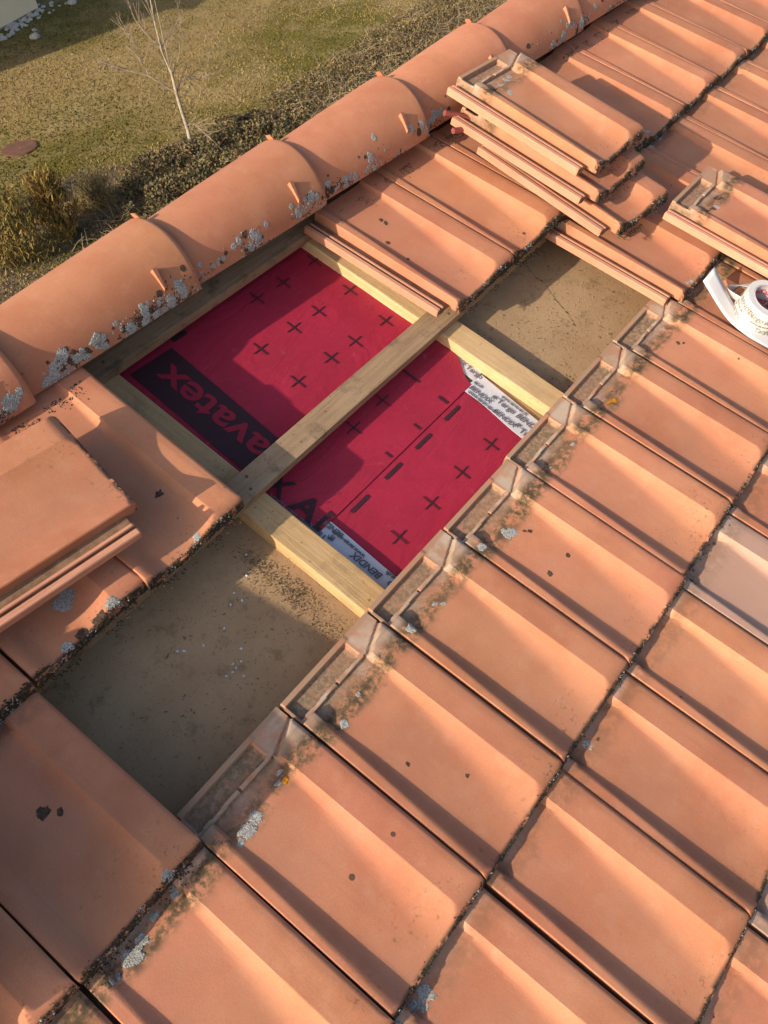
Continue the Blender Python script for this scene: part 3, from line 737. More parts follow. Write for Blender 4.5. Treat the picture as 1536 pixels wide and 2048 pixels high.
for u0 in (0.867, 0.977, 1.083, 1.190):
    flat('printed_dash', [bar((u0, -0.581), (u0+0.053, -0.581), 0.0085)], HM+0.0022, M['print'], mem2)
for (u, v0, v1, wd) in [(1.026, -0.621, -0.603, 0.0045), (1.128, -0.623, -0.603, 0.0045), (1.229, -0.629, -0.603, 0.007), (1.228, -0.738, -0.682, 0.005)]:
    flat('printed_dash', [bar((u, v0), (u, v1), wd)], HP, M['print'], mem)
flat('printed_dash', [bar((0.917, -1.122), (0.955, -1.120), 0.014)], HP, M['print'], mem)
flat('printed_band', [[(0.792, -1.113), (0.902, -1.108), (0.890, -0.755), (0.785, -0.755)]], HP, M['print'], mem)
def text_geo(body, size, shear=0.0, offset=0.0, sx=1.0):
    c = bpy.data.curves.new('t', 'FONT'); c.body = body; c.size = size; c.shear = shear; c.offset = offset; c.resolution_u = 4
    o = bpy.data.objects.new('t', c); COL.objects.link(o)
    bpy.context.view_layer.update()
    dg = bpy.context.evaluated_depsgraph_get(); me = bpy.data.meshes.new_from_object(o.evaluated_get(dg))
    V = [(v.co.x*sx, v.co.y) for v in me.vertices]; F = [tuple(p.vertices) for p in me.polygons]
    bpy.data.objects.remove(o); bpy.data.curves.remove(c); bpy.data.meshes.remove(me)
    return V, F
def text_on(name, body, size, mp, m, parent, **k):
    V, F = text_geo(body, size, **k)
    return meshobj(name, [mp(x, y) for x, y in V], F, m, parent)
# the big word runs up the slope with its tops to the left; the product line runs down the slope with its tops to the right
text_on('printed_word', 'pavatex', 0.090, lambda x, y: W(0.871-y, -0.742-x, HP+0.0008), M['print_red'], mem, sx=1.2, offset=0.0016)
for ch, v0, sx in (('X', -0.744, 0.9), ('A', -0.677, 1.15), ('D', -0.617, 0.9)):
    o_ = text_on('printed_letter', ch, 0.070, lambda x, y: W(0.787+y, v0+x, HP+0.0003), M['print'], mem, sx=sx, offset=0.0012)
    if ch == 'D':
        bm = bmesh.new(); bm.from_mesh(o_.data)
        bmesh.ops.bisect_plane(bm, geom=bm.verts[:]+bm.edges[:]+bm.faces[:], plane_co=W(0.8, -0.599, HP), plane_no=W(0, 1, 0), clear_outer=True)
        bm.to_mesh(o_.data); bm.free()

# white printed sealing tape along both edges of the membrane
def elephant(mp, s):
    """tiny printed emblem: body, head, trunk and legs"""
    P = []
    P.append([(0.15, 0.35), (0.75, 0.35), (0.85, 0.6), (0.7, 0.85), (0.3, 0.85), (0.12, 0.65)])
    P.append([(0.72, 0.5), (1.0, 0.55), (1.05, 0.85), (0.85, 0.95), (0.7, 0.8)])
    P.append([(0.98, 0.6), (1.1, 0.25), (1.18, 0.3), (1.06, 0.75)])
    for x in (0.17, 0.33, 0.55, 0.69): P.append([(x, 0.0), (x+0.11, 0.0), (x+0.11, 0.4), (x, 0.4)])
    V = []; F = []
    for p in P:
        k = len(V); V += [mp(a*s, b*s) for a, b in p]; F.append(tuple(range(k, k+len(p))))
    return V, F
def tape_prints(parent, mp, lines):
    for (body, x, y, size, shear) in lines:
        if body == '*':
            V, F = elephant(lambda a, b: mp(x+a, y+b), size); meshobj('printed_emblem', V, F, M['tape_print'], parent)
        else:
            text_on('printed_word', body, size, lambda a, b: mp(x+a, y+b), M['tape_print'], parent, shear=shear, offset=0.0006)
HT = HM+0.0046
tR = sheet('sealing_tape', 1.285, 1.352, -0.606, -0.30, HM+0.0022, M['tape'], None, 0.0006, 0.0006,
           lambda a, b, u, v: (lerp(1.288 - 0.012*b + 0.003*math.sin(b*9), 1.356 - 0.018*b, a), v + 0.010*(1-b)*a))
tag(tR, 'white printed sealing tape between lower membrane and right sloping batten', 'sealing tape', 'white printed tapes sealing the membrane')
mR = lambda x, y: W(1.300 - 0.012*x + y, -0.598 + x, HT)      # reads down the slope, tops to the right
tape_prints(tR, mR, [('BENDIX', 0.002, 0.001, 0.017, 0.25), ('www.targo-ag.ch', 0.008, -0.011, 0.0115, 0), ('ag.ch', 0.002, 0.022, 0.0115, 0), ('*', 0.053, 0.017, 0.013, 0), ('Targo', 0.070, 0.017, 0.020, 0), ('BENDIX', 0.123, 0.017, 0.019, 0.25),
    ('www.targo-ag.ch', 0.070, 0.037, 0.0105, 0), ('BENDIX', 0.078, -0.012, 0.017, 0.25), ('*', 0.135, -0.006, 0.013, 0), ('Targo', 0.152, -0.012, 0.020, 0), ('www.targo-ag.ch', 0.180, 0.004, 0.0115, 0)])
tR2 = sheet('sealing_tape', 1.33, 1.37, -0.775, -0.600, HM+0.0001, M['tape'], None, 0.0006, 0.0006, lambda a, b, u, v: (lerp(1.330, 1.368, a), v))
tag(tR2, 'narrow strip of white tape peeping out under the upper membrane edge', 'sealing tape', 'white printed tapes sealing the membrane')
tape_prints(tR2, lambda x, y: W(1.334+y, -0.72+x, HM+0.0026), [('BENDIX', 0.02, 0.012, 0.017, 0.2), ('Targo', 0.085, 0.010, 0.019, 0)])
tL = sheet('sealing_tape', 0.764, 0.82, -0.690, -0.30, HM+0.0022, M['tape'], None, 0.0006, 0.0006,
           lambda a, b, u, v: (lerp(0.766, 0.820 + 0.002*math.sin(b*7), a), v))
tag(tL, 'white printed sealing tape between lower membrane and left sloping batten', 'sealing tape', 'white printed tapes sealing the membrane')
mL = lambda x, y: W(0.812 - y, -0.46 - x, HT)                 # upside down to the right-hand tape: reads up the slope, tops to the left
tape_prints(tL, mL, [('Targo', -0.075, 0.010, 0.020, 0), ('BENDIX', -0.012, 0.010, 0.020, 0.25), ('*', 0.104, 0.012, 0.014, 0), ('www.targo-ag.ch', 0.040, 0.0015, 0.0115, 0), ('Targo', 0.118, 0.022, 0.020, 0), ('BENDIX', 0.098, -0.004, 0.016, 0.25), ('go BENDIX', 0.165, 0.026, 0.020, 0.25),
    ('www.targo-ag.ch', -0.09, -0.003, 0.0115, 0)])

# ------------------------------------------------------------------ tape roll with its loose liner
RU, RV, RR, RH = 1.926, -0.200, 0.058, 0.062
roll_z = -0.020
roll = empty('tape_roll', roofm(RU, RV, roll_z, R_(8), R_(3), R_(-3)))
tag(roll, 'white roll of printed sealing tape standing on the tiles at the right edge', 'tape roll')
def ring(name, r0, r1, z0, z1, m, parent, n=64, wob=0.0):
    prof = [(r0, z0), (r1-0.0015, z0), (r1, z0+0.0015), (r1, z1-0.0015), (r1-0.0015, z1), (r0, z1)]; V = []; F = []; k = len(prof)
    for i in range(n):
        a = 2*math.pi*i/n
        for r, z in prof: V.append((r*math.cos(a), r*math.sin(a), z + wob*math.sin(a*3)))
    for i in range(n):
        for j in range(k):
            F.append((i*k+j, ((i+1) % n)*k+j, ((i+1) % n)*k+(j+1) % k, i*k+(j+1) % k))
    o = meshobj(name, V, F, m, parent, None, 35); return o
ring('tape_winding', 0.0425, RR, 0.0, RH, M['roll_white'], roll)
ring('core', 0.0390, 0.0423, -0.0005, RH+0.0008, M['core'], roll)
def on_cyl(r, a0, z0, inner=False):
    def f(x, y):
        a = a0 + (x/r if not inner else -x/r); return Vector((r*math.cos(a), r*math.sin(a), z0+y))
    return f
def roll_text(body, size, r, a0, z0, m, inner=False, shear=0, off=0.0005):
    V, F = text_geo(body, size, shear, off)
    f = on_cyl(r, R_(a0), z0, inner); return meshobj('printed_word', [f(x, y) for x, y in V], F, m, roll)
for a0 in (150, 245, 60, -30):
    roll_text('Targo', 0.019, RR+0.0005, a0, 0.036, M['tan_print']); roll_text('BENDIX', 0.017, RR+0.0005, a0+47, 0.036, M['tan_print'], False, 0.25)
    roll_text('www.targo-ag.ch', 0.009, RR+0.0005, a0+20, 0.024, M['tan_print']); roll_text('Targo', 0.019, RR+0.0005, a0+40, 0.006, M['tan_print'])
for a0 in (40, 100, -20, 160):
    roll_text('Targo', 0.020, 0.0387, a0, 0.036, M['red_print'], True); roll_text('Targo', 0.020, 0.0387, a0+24, 0.010, M['red_print'], True)
def ribbon(name, pts, parent, m, wv):
    """strip of liner swept through roof-frame points (u, v, h), width vector wv"""
    V = []; F = []
    for (u, v, h), (a, b, c) in zip(pts, wv): V += [W(u, v, h), W(u+a, v+b, h+c)]
    for i in range(len(pts)-1): F.append((2*i, 2*i+2, 2*i+3, 2*i+1))
    o = meshobj(name, V, F, m, None, None, 50)
    md2 = o.modifiers.new('s', 'SUBSURF'); md2.boundary_smooth = 'PRESERVE_CORNERS'; md2.levels = 2; md2.render_levels = 2
    md = o.modifiers.new('t', 'SOLIDIFY'); md.thickness = 0.0004
    if parent:
        mw = o.matrix_world.copy(); o.parent = parent; o.matrix_local = parent.matrix_world.inverted() @ mw
    return o
ribbon('liner', [(1.855, -0.10, -0.024), (1.850, -0.19, -0.024), (1.853, -0.245, -0.020), (1.860, -0.295, 0.000), (1.866, -0.345, 0.022)], roll, M['paper'],
       [(0.05, 0.0, 0.002), (0.05, 0.0, 0.002), (0.050, -0.002, 0.004), (0.052, -0.002, 0.008), (0.047, 0.000, 0.016)])
ribbon('liner', [(1.90, -0.245, 0.020), (1.905, -0.285, 0.012), (1.93, -0.300, 0.002), (1.97, -0.285, -0.010), (2.01, -0.22, -0.01)], roll, M['paper'],
       [(0.02, 0.01, -0.03), (0.02, 0.01, -0.03), (0.02, 0.02, -0.03), (0.05, 0.02, 0.0), (0.05, 0.03, 0.0)])

# ------------------------------------------------------------------ red-handled pincers under the stack
pin = empty('pincers', roofm(1.80, -1.0, 0.03))
tag(pin, 'red-handled pincers tucked under the loose stack beside the ridge caps', 'pincers')
def to_local(o, pts): 
    i = o.matrix_world.inverted(); return [i @ p for p in pts]
mb = MB(); mb.tube(to_local(pin, [W(1.762, -1.035, 0.055), W(1.80, -1.022, 0.050), W(1.865, -0.995, 0.044)]), [0.007, 0.0078, 0.0065], 12); mb.build('handle', M['handle'], pin, 50)
mb = MB(); mb.tube(to_local(pin, [W(1.785, -1.082, 0.066), W(1.82, -1.06, 0.058), W(1.865, -1.005, 0.046)]), [0.007, 0.0078, 0.0065], 12); mb.build('handle', M['handle'], pin, 50)
mb = MB(); mb.tube(to_local(pin, [W(1.86, -1.0, 0.044), W(1.895, -0.985, 0.042), W(1.925, -0.98, 0.040)]), [0.007, 0.011, 0.006], 10); mb.build('jaw', M['steel'], pin, 50)

# ------------------------------------------------------------------ crumbs and litter on the boards
for i, (x, y) in enumerate([(492, 1110), (469, 1186), (462, 1210), (484, 1202), (448, 1256), (369, 1302), (356, 1303), (407, 1291), (483, 1297), (482, 1322), (466, 1328), (472, 1336), (465, 1344), (454, 1352), (488, 1352), (492, 1151)]):
    d = right*((x-768)/1680.65) + down*((y-1024)/1680.65) + fwd
    n_ = W(0, 0, 1); t = ((W(0, 0, H_DECK)-CAMP).dot(n_))/d.dot(n_); p = CAMP + d*t
    mb = MB(); rg = random.Random(i)
    for _ in range(3): crumb(mb, Vector((rg.uniform(-.0012, .0012), rg.uniform(-.0012, .0012), 0.0008)), rg.uniform(0.0013, 0.0024), 0, Vector((0, 0, 1)), 0.8, rg)
    o = mb.build('white_crumb', M['crumb'], None, None, Matrix.Translation(p) @ ROOT)
    tag(o, 'tiny white crumb lying on the brown board left of the sloping batten', 'crumb', 'white crumbs scattered on the brown board')
mb = MB(); rg = random.Random(5)
def litter(u, v, n, spread, mi, big=1.0):
    for _ in range(n):
        a = rg.gauss(0, spread); b = rg.gauss(0, spread); th = rg.random()*6.28; l = rg.uniform(0.001, 0.0062)*big; wd = rg.uniform(0.0004, 0.0010)*big
        c = Vector((u+a, v+b)); d = Vector((math.cos(th), math.sin(th)))*l; q = Vector((-d.y, d.x)).normalized()*wd
        h = H_DECK+0.0004+rg.random()*0.002
        P = [c-d-q, c+d-q, c+d+q, c-d+q]
        ok = all(not (0.69 < p.x < 1.42) for p in P)
        if not ok: continue
        vs = [W(p.x, p.y, h) for p in P]+[W(p.x, p.y, h+0.001) for p in P]
        mb.add(vs, [(3, 2, 1, 0), (4, 5, 6, 7), (0, 1, 5, 4), (1, 2, 6, 5), (2, 3, 7, 6), (3, 0, 4, 7)], mi)
for k in range(26): litter(0.672-abs(rg.gauss(0, 0.02)), rg.uniform(-0.69, -0.44), 40, 0.014, 0 if k % 3 else 1, 0.34)
for k in range(40): litter(rg.uniform(0.25, 0.69), rg.uniform(-0.74, -0.4), 5, 0.05, k % 2, 0.5)
for k in range(50): litter(rg.uniform(1.44, 1.92), rg.uniform(-0.72, -0.4), 9, 0.05, k % 2, 0.42)
o = mb.build('sawdust_litter', [M['ply_chip'], M['moss']]); tag(o, 'straw-coloured chips and dark crumbs littering the brown boards', 'litter', None, 'stuff')

# ------------------------------------------------------------------ the garden far below
GZ = -5.5
g = N('dry_lawn', 0.95, 0.1)
n_big = g.noise(0.16, 5, 0.6); n_mid = g.noise(0.9, 6, 0.65); n_f = g.noise(7, 5, 0.7)
c = g.mix(g.step(n_big, 0.43, 0.57), (0.125, 0.105, 0.024), (0.245, 0.176, 0.072))
c = g.mix(g.math('MULTIPLY', g.step(n_mid, 0.45, 0.70), 0.7), c, (0.31, 0.23, 0.115))
c = g.mix(g.math('MULTIPLY', g.step(n_f, 0.5, 0.72), 0.45), c, (0.115, 0.098, 0.034))
g.bump(g.noise(14, 5, 0.7), 0.05, 0.8); M['lawn'] = g.color(c)
mb = MB(); mb.add([(-300, -300, GZ), (300, -300, GZ), (300, 300, GZ), (-300, 300, GZ)], [(0, 1, 2, 3)])
o = mb.build('lawn', M['lawn']); tag(o, None, None, None, 'structure')

def blades(name, P, hts, wid, lean, mats, mi, seed):
    """many narrow grass blades as one mesh"""
    r = np.random.default_rng(seed); n = len(P)
    th = r.uniform(0, 2*np.pi, n); ph = r.uniform(0, 2*np.pi, n)
    a = np.stack([np.cos(th), np.sin(th), 0*th], 1)*wid[:, None]
    top = np.stack([np.cos(ph)*lean, np.sin(ph)*lean, hts], 1)
    V = np.stack([P-a, P+a, P+top], 1).reshape(-1, 3)
    me = bpy.data.meshes.new(name); me.vertices.add(3*n); me.loops.add(3*n); me.polygons.add(n)
    me.vertices.foreach_set('co', V.ravel()); me.loops.foreach_set('vertex_index', np.arange(3*n, dtype=np.int32))
    me.polygons.foreach_set('loop_start', np.arange(0, 3*n, 3, dtype=np.int32))
    for m in mats: me.materials.append(m)
    me.polygons.foreach_set('material_index', mi.astype(np.int32)); me.update(); me.validate()
    o = bpy.data.objects.new(name, me); COL.objects.link(o); return o
r_ = np.random.default_rng(3)
M['grass_a'] = plain('straw_grass', (0.27, 0.197, 0.09), 0.95, 0.1, 0.3, 0.6)
M['grass_b'] = plain('olive_grass', (0.155, 0.122, 0.034), 0.95, 0.1, 0.3, 0.6)
M['grass_c'] = plain('green_grass', (0.095, 0.096, 0.02), 0.95, 0.1, 0.3, 0.6)
def scatter_px(n, x0, x1, y0, y1, seed):
    r = np.random.default_rng(seed); out = []
    for _ in range(n):
        p = pix(r.uniform(x0, x1), r.uniform(y0, y1), GZ); out.append((p.x, p.y, GZ))
    return np.array(out)
P = scatter_px(80000, -60, 1080, -60, 620, 11)
nz = np.array([noise.noise(Vector((p[0]*0.35, p[1]*0.35, 1)))+0.5*noise.noise(Vector((p[0]*1.3, p[1]*1.3, 4))) for p in P])
mi = np.where(nz + r_.normal(0, 0.25, len(P)) > 0.0, 0, 1); mi = np.where((nz < -0.25) & (r_.random(len(P)) < .6), 2, mi)
o = blades('grass', P, r_.uniform(0.015, 0.045, len(P)), r_.uniform(0.010, 0.022, len(P)), r_.uniform(0.0, 0.05, len(P)), [M['grass_a'], M['grass_b'], M['grass_c']], mi, 5)
tag(o, 'short dry lawn grass, straw and olive coloured', 'grass', None, 'stuff')

# ground cover bank and dead stems next to the house
M['leaf_d'] = plain('dark_ivy_leaf', (0.10, 0.088, 0.036), 0.6, 0.3, 0.4, 3)
M['leaf_b'] = plain('brown_ivy_leaf', (0.19, 0.12, 0.06), 0.75, 0.2, 0.4, 3)
M['leaf_y'] = plain('pale_ivy_leaf', (0.17, 0.155, 0.06), 0.7, 0.2, 0.4, 3)
M['twig'] = plain('dead_twig', (0.24, 0.185, 0.115), 0.9, 0.15, 0.4, 6)
M['twig_d'] = plain('dark_twig', (0.10, 0.072, 0.045), 0.9, 0.15, 0.4, 6)
M['soil'] = plain('leaf_litter_soil', (0.15, 0.108, 0.068), 0.95, 0.1, 0.5, 3, 0.02)
def inpoly(x, y, poly):
    c = False; n = len(poly)
    for i in range(n):
        x1, y1 = poly[i]; x2, y2 = poly[(i+1) % n]
        if (y1 > y) != (y2 > y) and x < (x2-x1)*(y-y1)/(y2-y1)+x1: c = not c
    return c
def bank(name, poly, n, hmax, size, mats, wts, label, cat, seed, twigs=0):
    """mound of small leaves over the ground area seen inside a photo outline"""
    rg = random.Random(seed); mb = MB()
    G = [pix(x, y, GZ) for x, y in poly]; gp = [(p.x, p.y) for p in G]
    cx = sum(p[0] for p in gp)/len(gp); cy = sum(p[1] for p in gp)/len(gp)
    xs = [p[0] for p in gp]; ys = [p[1] for p in gp]
    k = 0
    while k < n:
        x = rg.uniform(min(xs), max(xs)); y = rg.uniform(min(ys), max(ys))
        if not inpoly(x, y, gp): continue
        if noise.noise(Vector((x*2.2, y*2.2, seed))) < -0.22: k += 0.2; continue
        k += 1
        dist = min(1.0, min(((x-a[0])**2+(y-a[1])**2)**.5 for a in gp)/0.6)
        h = hmax*(0.35+0.65*dist)*(0.62+0.5*noise.noise(Vector((x*1.6, y*1.6, seed+3.3)))) * rg.uniform(0.45, 1.05)
        c = Vector((x, y, GZ+max(0.02, h)))
        nr = Vector((rg.gauss(0, .75), rg.gauss(0, .75)-0.2, rg.uniform(0.35, 1))).normalized(); a = nr.orthogonal().normalized(); b = nr.cross(a); th = rg.random()*6.28
        a, b = a*math.cos(th)+b*math.sin(th), b*math.cos(th)-a*math.sin(th)
        s = size*rg.uniform(0.6, 1.3)
        V = [c-a*s, c-b*s*0.6+nr*s*.12, c+a*s, c+b*s*0.6+nr*s*.12]
        mb.add(V, [(0, 1, 2), (0, 2, 3)], rg.choices(range(len(wts)), wts)[0])
    for _ in range(twigs):
        x = rg.uniform(min(xs), max(xs)); y = rg.uniform(min(ys), max(ys))
        if not inpoly(x, y, gp): continue
        p = Vector((x, y, GZ+rg.uniform(0, hmax*0.5))); d = Vector((rg.gauss(0, 1), rg.gauss(0, 1), rg.uniform(-.1, .9))).normalized()*rg.uniform(0.15, 0.45)
        mb.tube([p, p+d*0.5+Vector((0, 0, rg.uniform(-.03, .05))), p+d], [0.007, 0.005, 0.003], 3, len(mats)-1, False)
    o = mb.build(name, mats); tag(o, label, cat, None, 'stuff'); return o
mb = MB(); mb.add([tuple(pix(x, y, GZ)+Vector((0, 0, 0.004))) for x, y in [(-150, 640), (-60, 470), (60, 395), (150, 345), (250, 330), (350, 285), (480, 232), (590, 200), (700, 130), (830, 40), (1000, 0), (1150, 60), (900, 300), (500, 500), (200, 640)]][::-1], [tuple(range(15))])
o = mb.build('planting_bed', M['soil']); tag(o, None, None, None, 'structure')
bank('ivy_bank', [(238, 395), (262, 332), (330, 305), (400, 270), (470, 240), (530, 225), (552, 250), (600, 240), (560, 330), (480, 370), (400, 430), (300, 480), (255, 450)], 13000, 0.36, 0.032, [M['leaf_d'], M['leaf_b'], M['leaf_y'], M['twig_d']], [5, 3.4, 1.0, 0.0], 'dark ivy ground cover growing along the bed beside the young tree', 'ground cover', 21, 120)
bank('bramble_litter', [(520, 205), (600, 160), (700, 95), (800, 30), (900, -10), (1020, -10), (1000, 40), (900, 120), (800, 170), (700, 230), (590, 260)], 11000, 0.16, 0.026, [M['grass_a'], M['leaf_b'], M['leaf_d'], M['twig']], [4, 2, 2.6, 0.0], 'tangle of dead stems and dry leaves beside the lawn', 'dead stems', 22, 1500)
bank('fallen_leaves', [(150, 470), (240, 420), (300, 470), (420, 420), (520, 350), (560, 330), (430, 480), (300, 560), (120, 600)], 1500, 0.05, 0.035, [M['leaf_b'], M['twig_d'], M['leaf_d'], M['twig']], [3, 2, 1, 0], 'fallen leaves and twigs on the bare bed beside the house', 'leaf litter', 23, 200)

def shrub(name, px, hgt, rad, n, mats, wts, label, seed, strand=0.13, up=1.0, stems=9):
    rg = random.Random(seed); base = pix(*px, GZ)
    root = empty(name, Matrix.Translation(base)); tag(root, label, 'shrub')
    mb = MB()
    for i in range(stems):
        th = rg.random()*6.28; r = rad*0.75*math.sqrt(rg.random())
        mb.tube([(0.05*math.cos(th), 0.05*math.sin(th), 0), (r*.5*math.cos(th), r*.5*math.sin(th), hgt*.5), (r*math.cos(th), r*math.sin(th), hgt*rg.uniform(.75, .97))], [0.014, 0.009, 0.003], 5)
    mb.build('stem', M['twig_d'], root)
    mb = MB(); ph = seed*3.1
    cl = []
    for _ in range(44):
        th = rg.random()*6.28; z = rg.uniform(0.08, 1.0); r = rad*math.sqrt(rg.random())*(1.0-0.55*z**2)
        cl.append(Vector((r*math.cos(th), r*math.sin(th), z*hgt)))
    for _ in range(n):
        q = rg.choice(cl); c = q + Vector((rg.gauss(0, .10), rg.gauss(0, .10), rg.gauss(0, .13)))*rad/0.6
        if c.z < 0.02: c.z = 0.02+rg.random()*.1
        d = Vector((rg.gauss(0, .6), rg.gauss(0, .6), up)).normalized()*strand*rg.uniform(.5, 1.2); s = d.cross(Vector((rg.gauss(0, 1), rg.gauss(0, 1), rg.gauss(0, 1)))).normalized()*strand*0.05
        mi = rg.choices(range(len(wts)), wts)[0]
        mb.add([c-s, c+s, c+d*0.6+s*1.2, c+d, c+d*0.6-s*1.2], [(0, 1, 2, 3, 4)], mi)
    mb.build('foliage', mats, root)
    return root
M['thuja_y'] = plain('yellowed_needle', (0.30, 0.20, 0.05), 0.8, 0.2, 0.35, 5)
M['thuja_g'] = plain('olive_needle', (0.15, 0.125, 0.038), 0.8, 0.2, 0.35, 5)
M['thuja_b'] = plain('brown_needle', (0.21, 0.115, 0.045), 0.8, 0.2, 0.35, 5)
shrub('conifer_shrub', (128, 470), 0.95, 0.36, 3000, [M['thuja_y'], M['thuja_g'], M['thuja_b']], [4, 2, 2.4], 'rust and yellow tinged conifer shrub left of the ridge caps', 41)
shrub('conifer_shrub', (45, 520), 0.95, 0.50, 2600, [M['thuja_g'], M['thuja_y'], M['thuja_b']], [5, 1.6, 1.4], 'olive green conifer shrub at the left edge of the picture', 42)
shrub('conifer_shrub', (-60, 470), 1.0, 0.6, 2500, [M['thuja_g'], M['thuja_y'], M['thuja_b']], [5, 1.5, 1], 'olive conifer shrub beyond the left edge of the picture', 43)
shrub('ivy_shrub', (200, 415), 0.62, 0.38, 3000, [M['leaf_d'], M['thuja_g'], M['leaf_b'], M['leaf_y']], [5, 3, 1.5, 1.2], 'rounded dark shrub between the conifers and the ivy bank', 44, 0.06, 0.5)
# bundle of pale dead stalks
rg = random.Random(9); b0 = pix(172, 408, GZ); root = empty('grass_clump', Matrix.Translation(b0)); tag(root, 'clump of pale dead stalks flopped over beside the rounded dark shrub', 'dead grass')
mb = MB()
for _ in range(260):
    th = rg.uniform(-2.9, 0.4); l = rg.uniform(0.25, 0.62); a = Vector((math.cos(th), math.sin(th), 0))
    p0 = Vector((rg.gauss(0, .10), rg.gauss(0, .10), 0)); mb.tube([p0, p0+a*l*.45+Vector((0, 0, rg.uniform(.1, .25))), p0+a*l+Vector((0, 0, rg.uniform(0, .12)))], [0.005, 0.004, 0.002], 3, 0, False)
mb.build('stalk', M['grass_a'], root)

# the bare young tree
def tree():
    rg = random.Random(12); base = pix(384, 297, GZ)
    root = empty('young_tree', Matrix.Translation(base)); tag(root, 'bare young tree with pale bark standing in the lawn by the ivy bank', 'tree')
    # picture-plane axes at the tree: side = to the right as seen, U = up
    side = Vector((right.x, right.y, 0)).normalized(); dep = Vector((-side.y, side.x, 0)); U = Vector((0, 0, 1))
    P = lambda s, h, d=0.0: side*s + U*h + dep*d
    mb = MB(); tr = [P(0, 0), P(0.01, 0.35), P(-0.02, 0.72), P(-0.03, 1.02), P(-0.03, 1.35), P(-0.10, 1.72), P(-0.10, 2.1), P(-0.07, 2.55), P(-0.08, 3.1), P(-0.05, 3.7)]
    mb.tube(tr, [0.046, 0.036, 0.032, 0.029, 0.023, 0.017, 0.013, 0.010, 0.007, 0.004], 9)
    mb.build('trunk', M['bark'], root, 60)
    def branch(pts, r0, lv=0):
        m = MB(); n = len(pts); m.tube(pts, [0.75*lerp(r0, r0*0.35, i/(n-1)) for i in range(n)], 6)
        o = m.build('branch', M['bark'], root, 60)
        tw = MB()
        for _ in range(15):
            i = rg.randrange(1, n); t = rg.random(); p = Vector(pts[i-1]).lerp(Vector(pts[i]), t)
            d = (Vector(pts[i])-Vector(pts[i-1])).normalized(); q = (d + Vector((rg.gauss(0, .6), rg.gauss(0, .6), rg.uniform(-.1, .8)))).normalized()*rg.uniform(.15, .5)
            tw.tube([p, p+q*.5+Vector((0, 0, .02)), p+q], [max(.0055, r0*.35), max(.0045, r0*.25), .003], 4, 0, False)
            if rg.random() < .7:
                b = p+q*.6; q2 = (q.normalized()+Vector((rg.gauss(0, .5), rg.gauss(0, .5), .3))).normalized()*rg.uniform(.1, .25); tw.tube([b, b+q2], [.0042, .003], 4, 0, False)
        tw.build('twig', M['bark_twig'], o)
    branch([P(-0.03, 1.02), P(-0.22, 1.22, -.1), P(-0.42, 1.40, -.15), P(-0.66, 1.50, -.2), P(-0.95, 1.66, -.3), P(-1.15, 1.80, -.3)], 0.018)
    branch([P(-0.38, 1.38, -.15), P(-0.48, 1.60, -.1), P(-0.60, 1.85, 0), P(-0.62, 2.1, 0.1)], 0.011)
    branch([P(-0.02, 1.0), P(0.06, 1.16, .1), P(0.17, 1.20, .15), P(0.34, 1.12, .25), P(0.55, 1.16, .3)], 0.014)
    branch([P(-0.10, 1.75), P(-0.02, 1.86, .1), P(0.14, 1.93, .1), P(0.30, 2.0, .2)], 0.010)
    branch([P(-0.11, 1.78), P(-0.28, 2.05, -.1), P(-0.40, 2.3, -.1), P(-0.42, 2.6, -.1)], 0.012)
    branch([P(-0.02, 1.05), P(0.0, 1.45, -.1), P(0.0, 1.8, -.1), P(0.02, 2.4, -.1), P(0.04, 3.1, -.1), P(0.07, 3.6, -.05)], 0.014)
    branch([P(-0.10, 2.1), P(-0.16, 2.5, .1), P(-0.25, 2.9, .2), P(-0.27, 3.4, .2)], 0.010)
    branch([P(-0.07, 2.5), P(0.05, 2.8, .2), P(0.12, 3.2, .3)], 0.008)
    branch([P(0.0, 0.42), P(0.14, 0.50, -.1), P(0.28, 0.44, -.2), P(0.42, 0.34, -.3)], 0.008)
    branch([P(-0.03, 1.3), P(0.12, 1.55, .3), P(0.2, 1.9, .45), P(0.25, 2.2, .5)], 0.009)
g = N('pale_bark', 0.85, 0.2)
c = g.mix(g.step(g.noise(9, 5), 0.4, 0.65), (0.36, 0.305, 0.235), (0.24, 0.195, 0.145)); M['bark'] = g.color(c)
M['bark_twig'] = plain('brown_twig', (0.29, 0.215, 0.155), 0.85, 0.2, 0.3, 8)
tree()

# rusty manhole cover
mh = empty('manhole_cover', Matrix.Translation(pix(41, 298.5, GZ))); tag(mh, 'round rusty manhole cover set in the lawn', 'manhole cover')
mb = MB(); mb.tube([(0, 0, 0.0), (0, 0, 0.035)], 0.325, 48); mb.build('lid', M['rust'], mh, 40)
ring('rim', 0.326, 0.345, 0.0, 0.028, M['rust'], mh, 48)
mb = MB(); mb.tube([(0, -0.02, 0.034), (0, -0.02, 0.040)], 0.022, 12); mb.build('lifting_hole', M['steel'], mh)

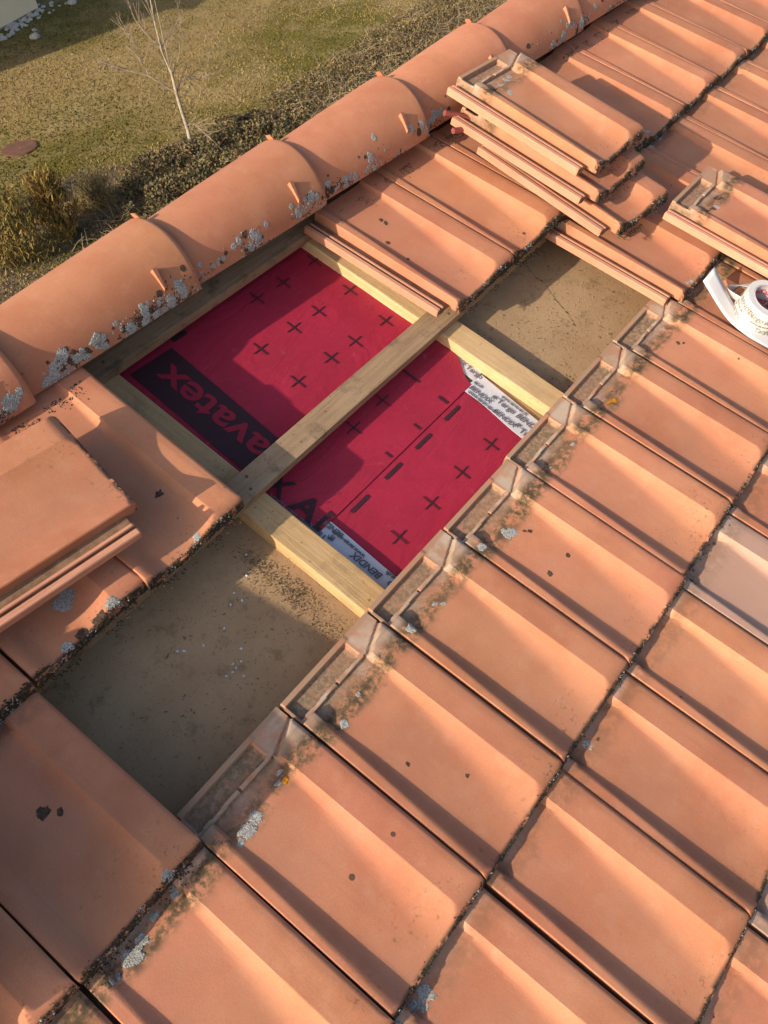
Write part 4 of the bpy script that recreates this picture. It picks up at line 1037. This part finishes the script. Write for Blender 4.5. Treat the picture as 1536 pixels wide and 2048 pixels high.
# neighbouring house with its strip of cobbles
cA = pix(78, 19, GZ); cB = pix(0, 62, GZ)
dv = (cB-cA); dv.z = 0; dv.normalize(); nrm = Vector((dv.y, -dv.x, 0))
if nrm.dot(cA-CAMP) < 0: nrm = -nrm
nh = empty('neighbour_house', Matrix.Translation(cA)); tag(nh, 'cream rendered house standing beyond the lawn', 'house')
mwh = Matrix((dv, nrm, Vector((0, 0, 1)))).transposed().to_4x4()
mb = MB(); mb.box(0.0, 9.0, 0.0, 8.0, 0.05, 5.2, 0, mwh); mb.build('wall', M['plaster'], nh)
mb = MB(); mb.box(0.012, 9.0, 0.012, 8.0, -0.02, 0.05, 0, mwh); mb.build('plinth', plain_p := plain('grey_plinth', (0.40, 0.36, 0.29), 0.9, 0.2, 0.2, 4), nh)
mb = MB(); V = [mwh @ Vector(p) for p in [(-0.5, -0.5, 5.2), (9.5, -0.5, 5.2), (9.5, 8.5, 5.2), (-0.5, 8.5, 5.2), (-0.5, 4, 7.0), (9.5, 4, 7.0)]]
mb.add(V, [(0, 1, 5, 4), (2, 3, 4, 5), (0, 4, 3), (1, 2, 5), (3, 2, 1, 0)]); mb.build('roof', M['tile'], nh)
rg = random.Random(77)
def stone_mesh(seed):
    bm = bmesh.new(); bmesh.ops.create_icosphere(bm, subdivisions=2, radius=1.0)
    for v in bm.verts: v.co *= 1+0.28*noise.noise(v.co*1.1+Vector((seed*7, 0, 0)))
    for v in bm.verts: v.co.z *= 0.6
    me = bpy.data.meshes.new('cobble'); bm.to_mesh(me); bm.free(); me.materials.append(M['stone'])
    me.polygons.foreach_set('use_smooth', [True]*len(me.polygons)); return me
ST = [stone_mesh(i) for i in range(5)]
for i in range(170):
    a = rg.uniform(-1.6, 4.2); b = -rg.random()**1.5*0.55-0.06 if a > 0 else rg.uniform(-.7, 1.2)
    p = cA + dv*a + nrm*b; s = rg.uniform(0.035, 0.095)
    o = fromdata('cobble', rg.choice(ST), None, Matrix.Translation(p+Vector((0, 0, s*.3))) @ Matrix.Rotation(rg.random()*6, 4, 'Z') @ Matrix.Scale(s, 4))
    tag(o, 'pale rounded cobble in the strip along the cream house', 'cobble', 'cobbles along the neighbouring house')
o = fromdata('boulder', ST[1], None, Matrix.Translation(pix(71, 76, GZ)+Vector((0, 0, 0.04))) @ Matrix.Scale(0.13, 4)); tag(o, 'single pale stone lying on the lawn in front of the cobble strip', 'stone')
o = fromdata('boulder', ST[3], None, Matrix.Translation(pix(70, 62, GZ)+Vector((0, 0, 0.02))) @ Matrix.Scale(0.07, 4)); tag(o, 'small stone lying on the lawn just behind the larger pale stone', 'stone')
o = fromdata('boulder', ST[2], None, Matrix.Translation(pix(145, 8, GZ)+Vector((0, 0, 0.04))) @ Matrix.Scale(0.13, 4)); tag(o, 'tan stone at the end of the cobble strip', 'stone')
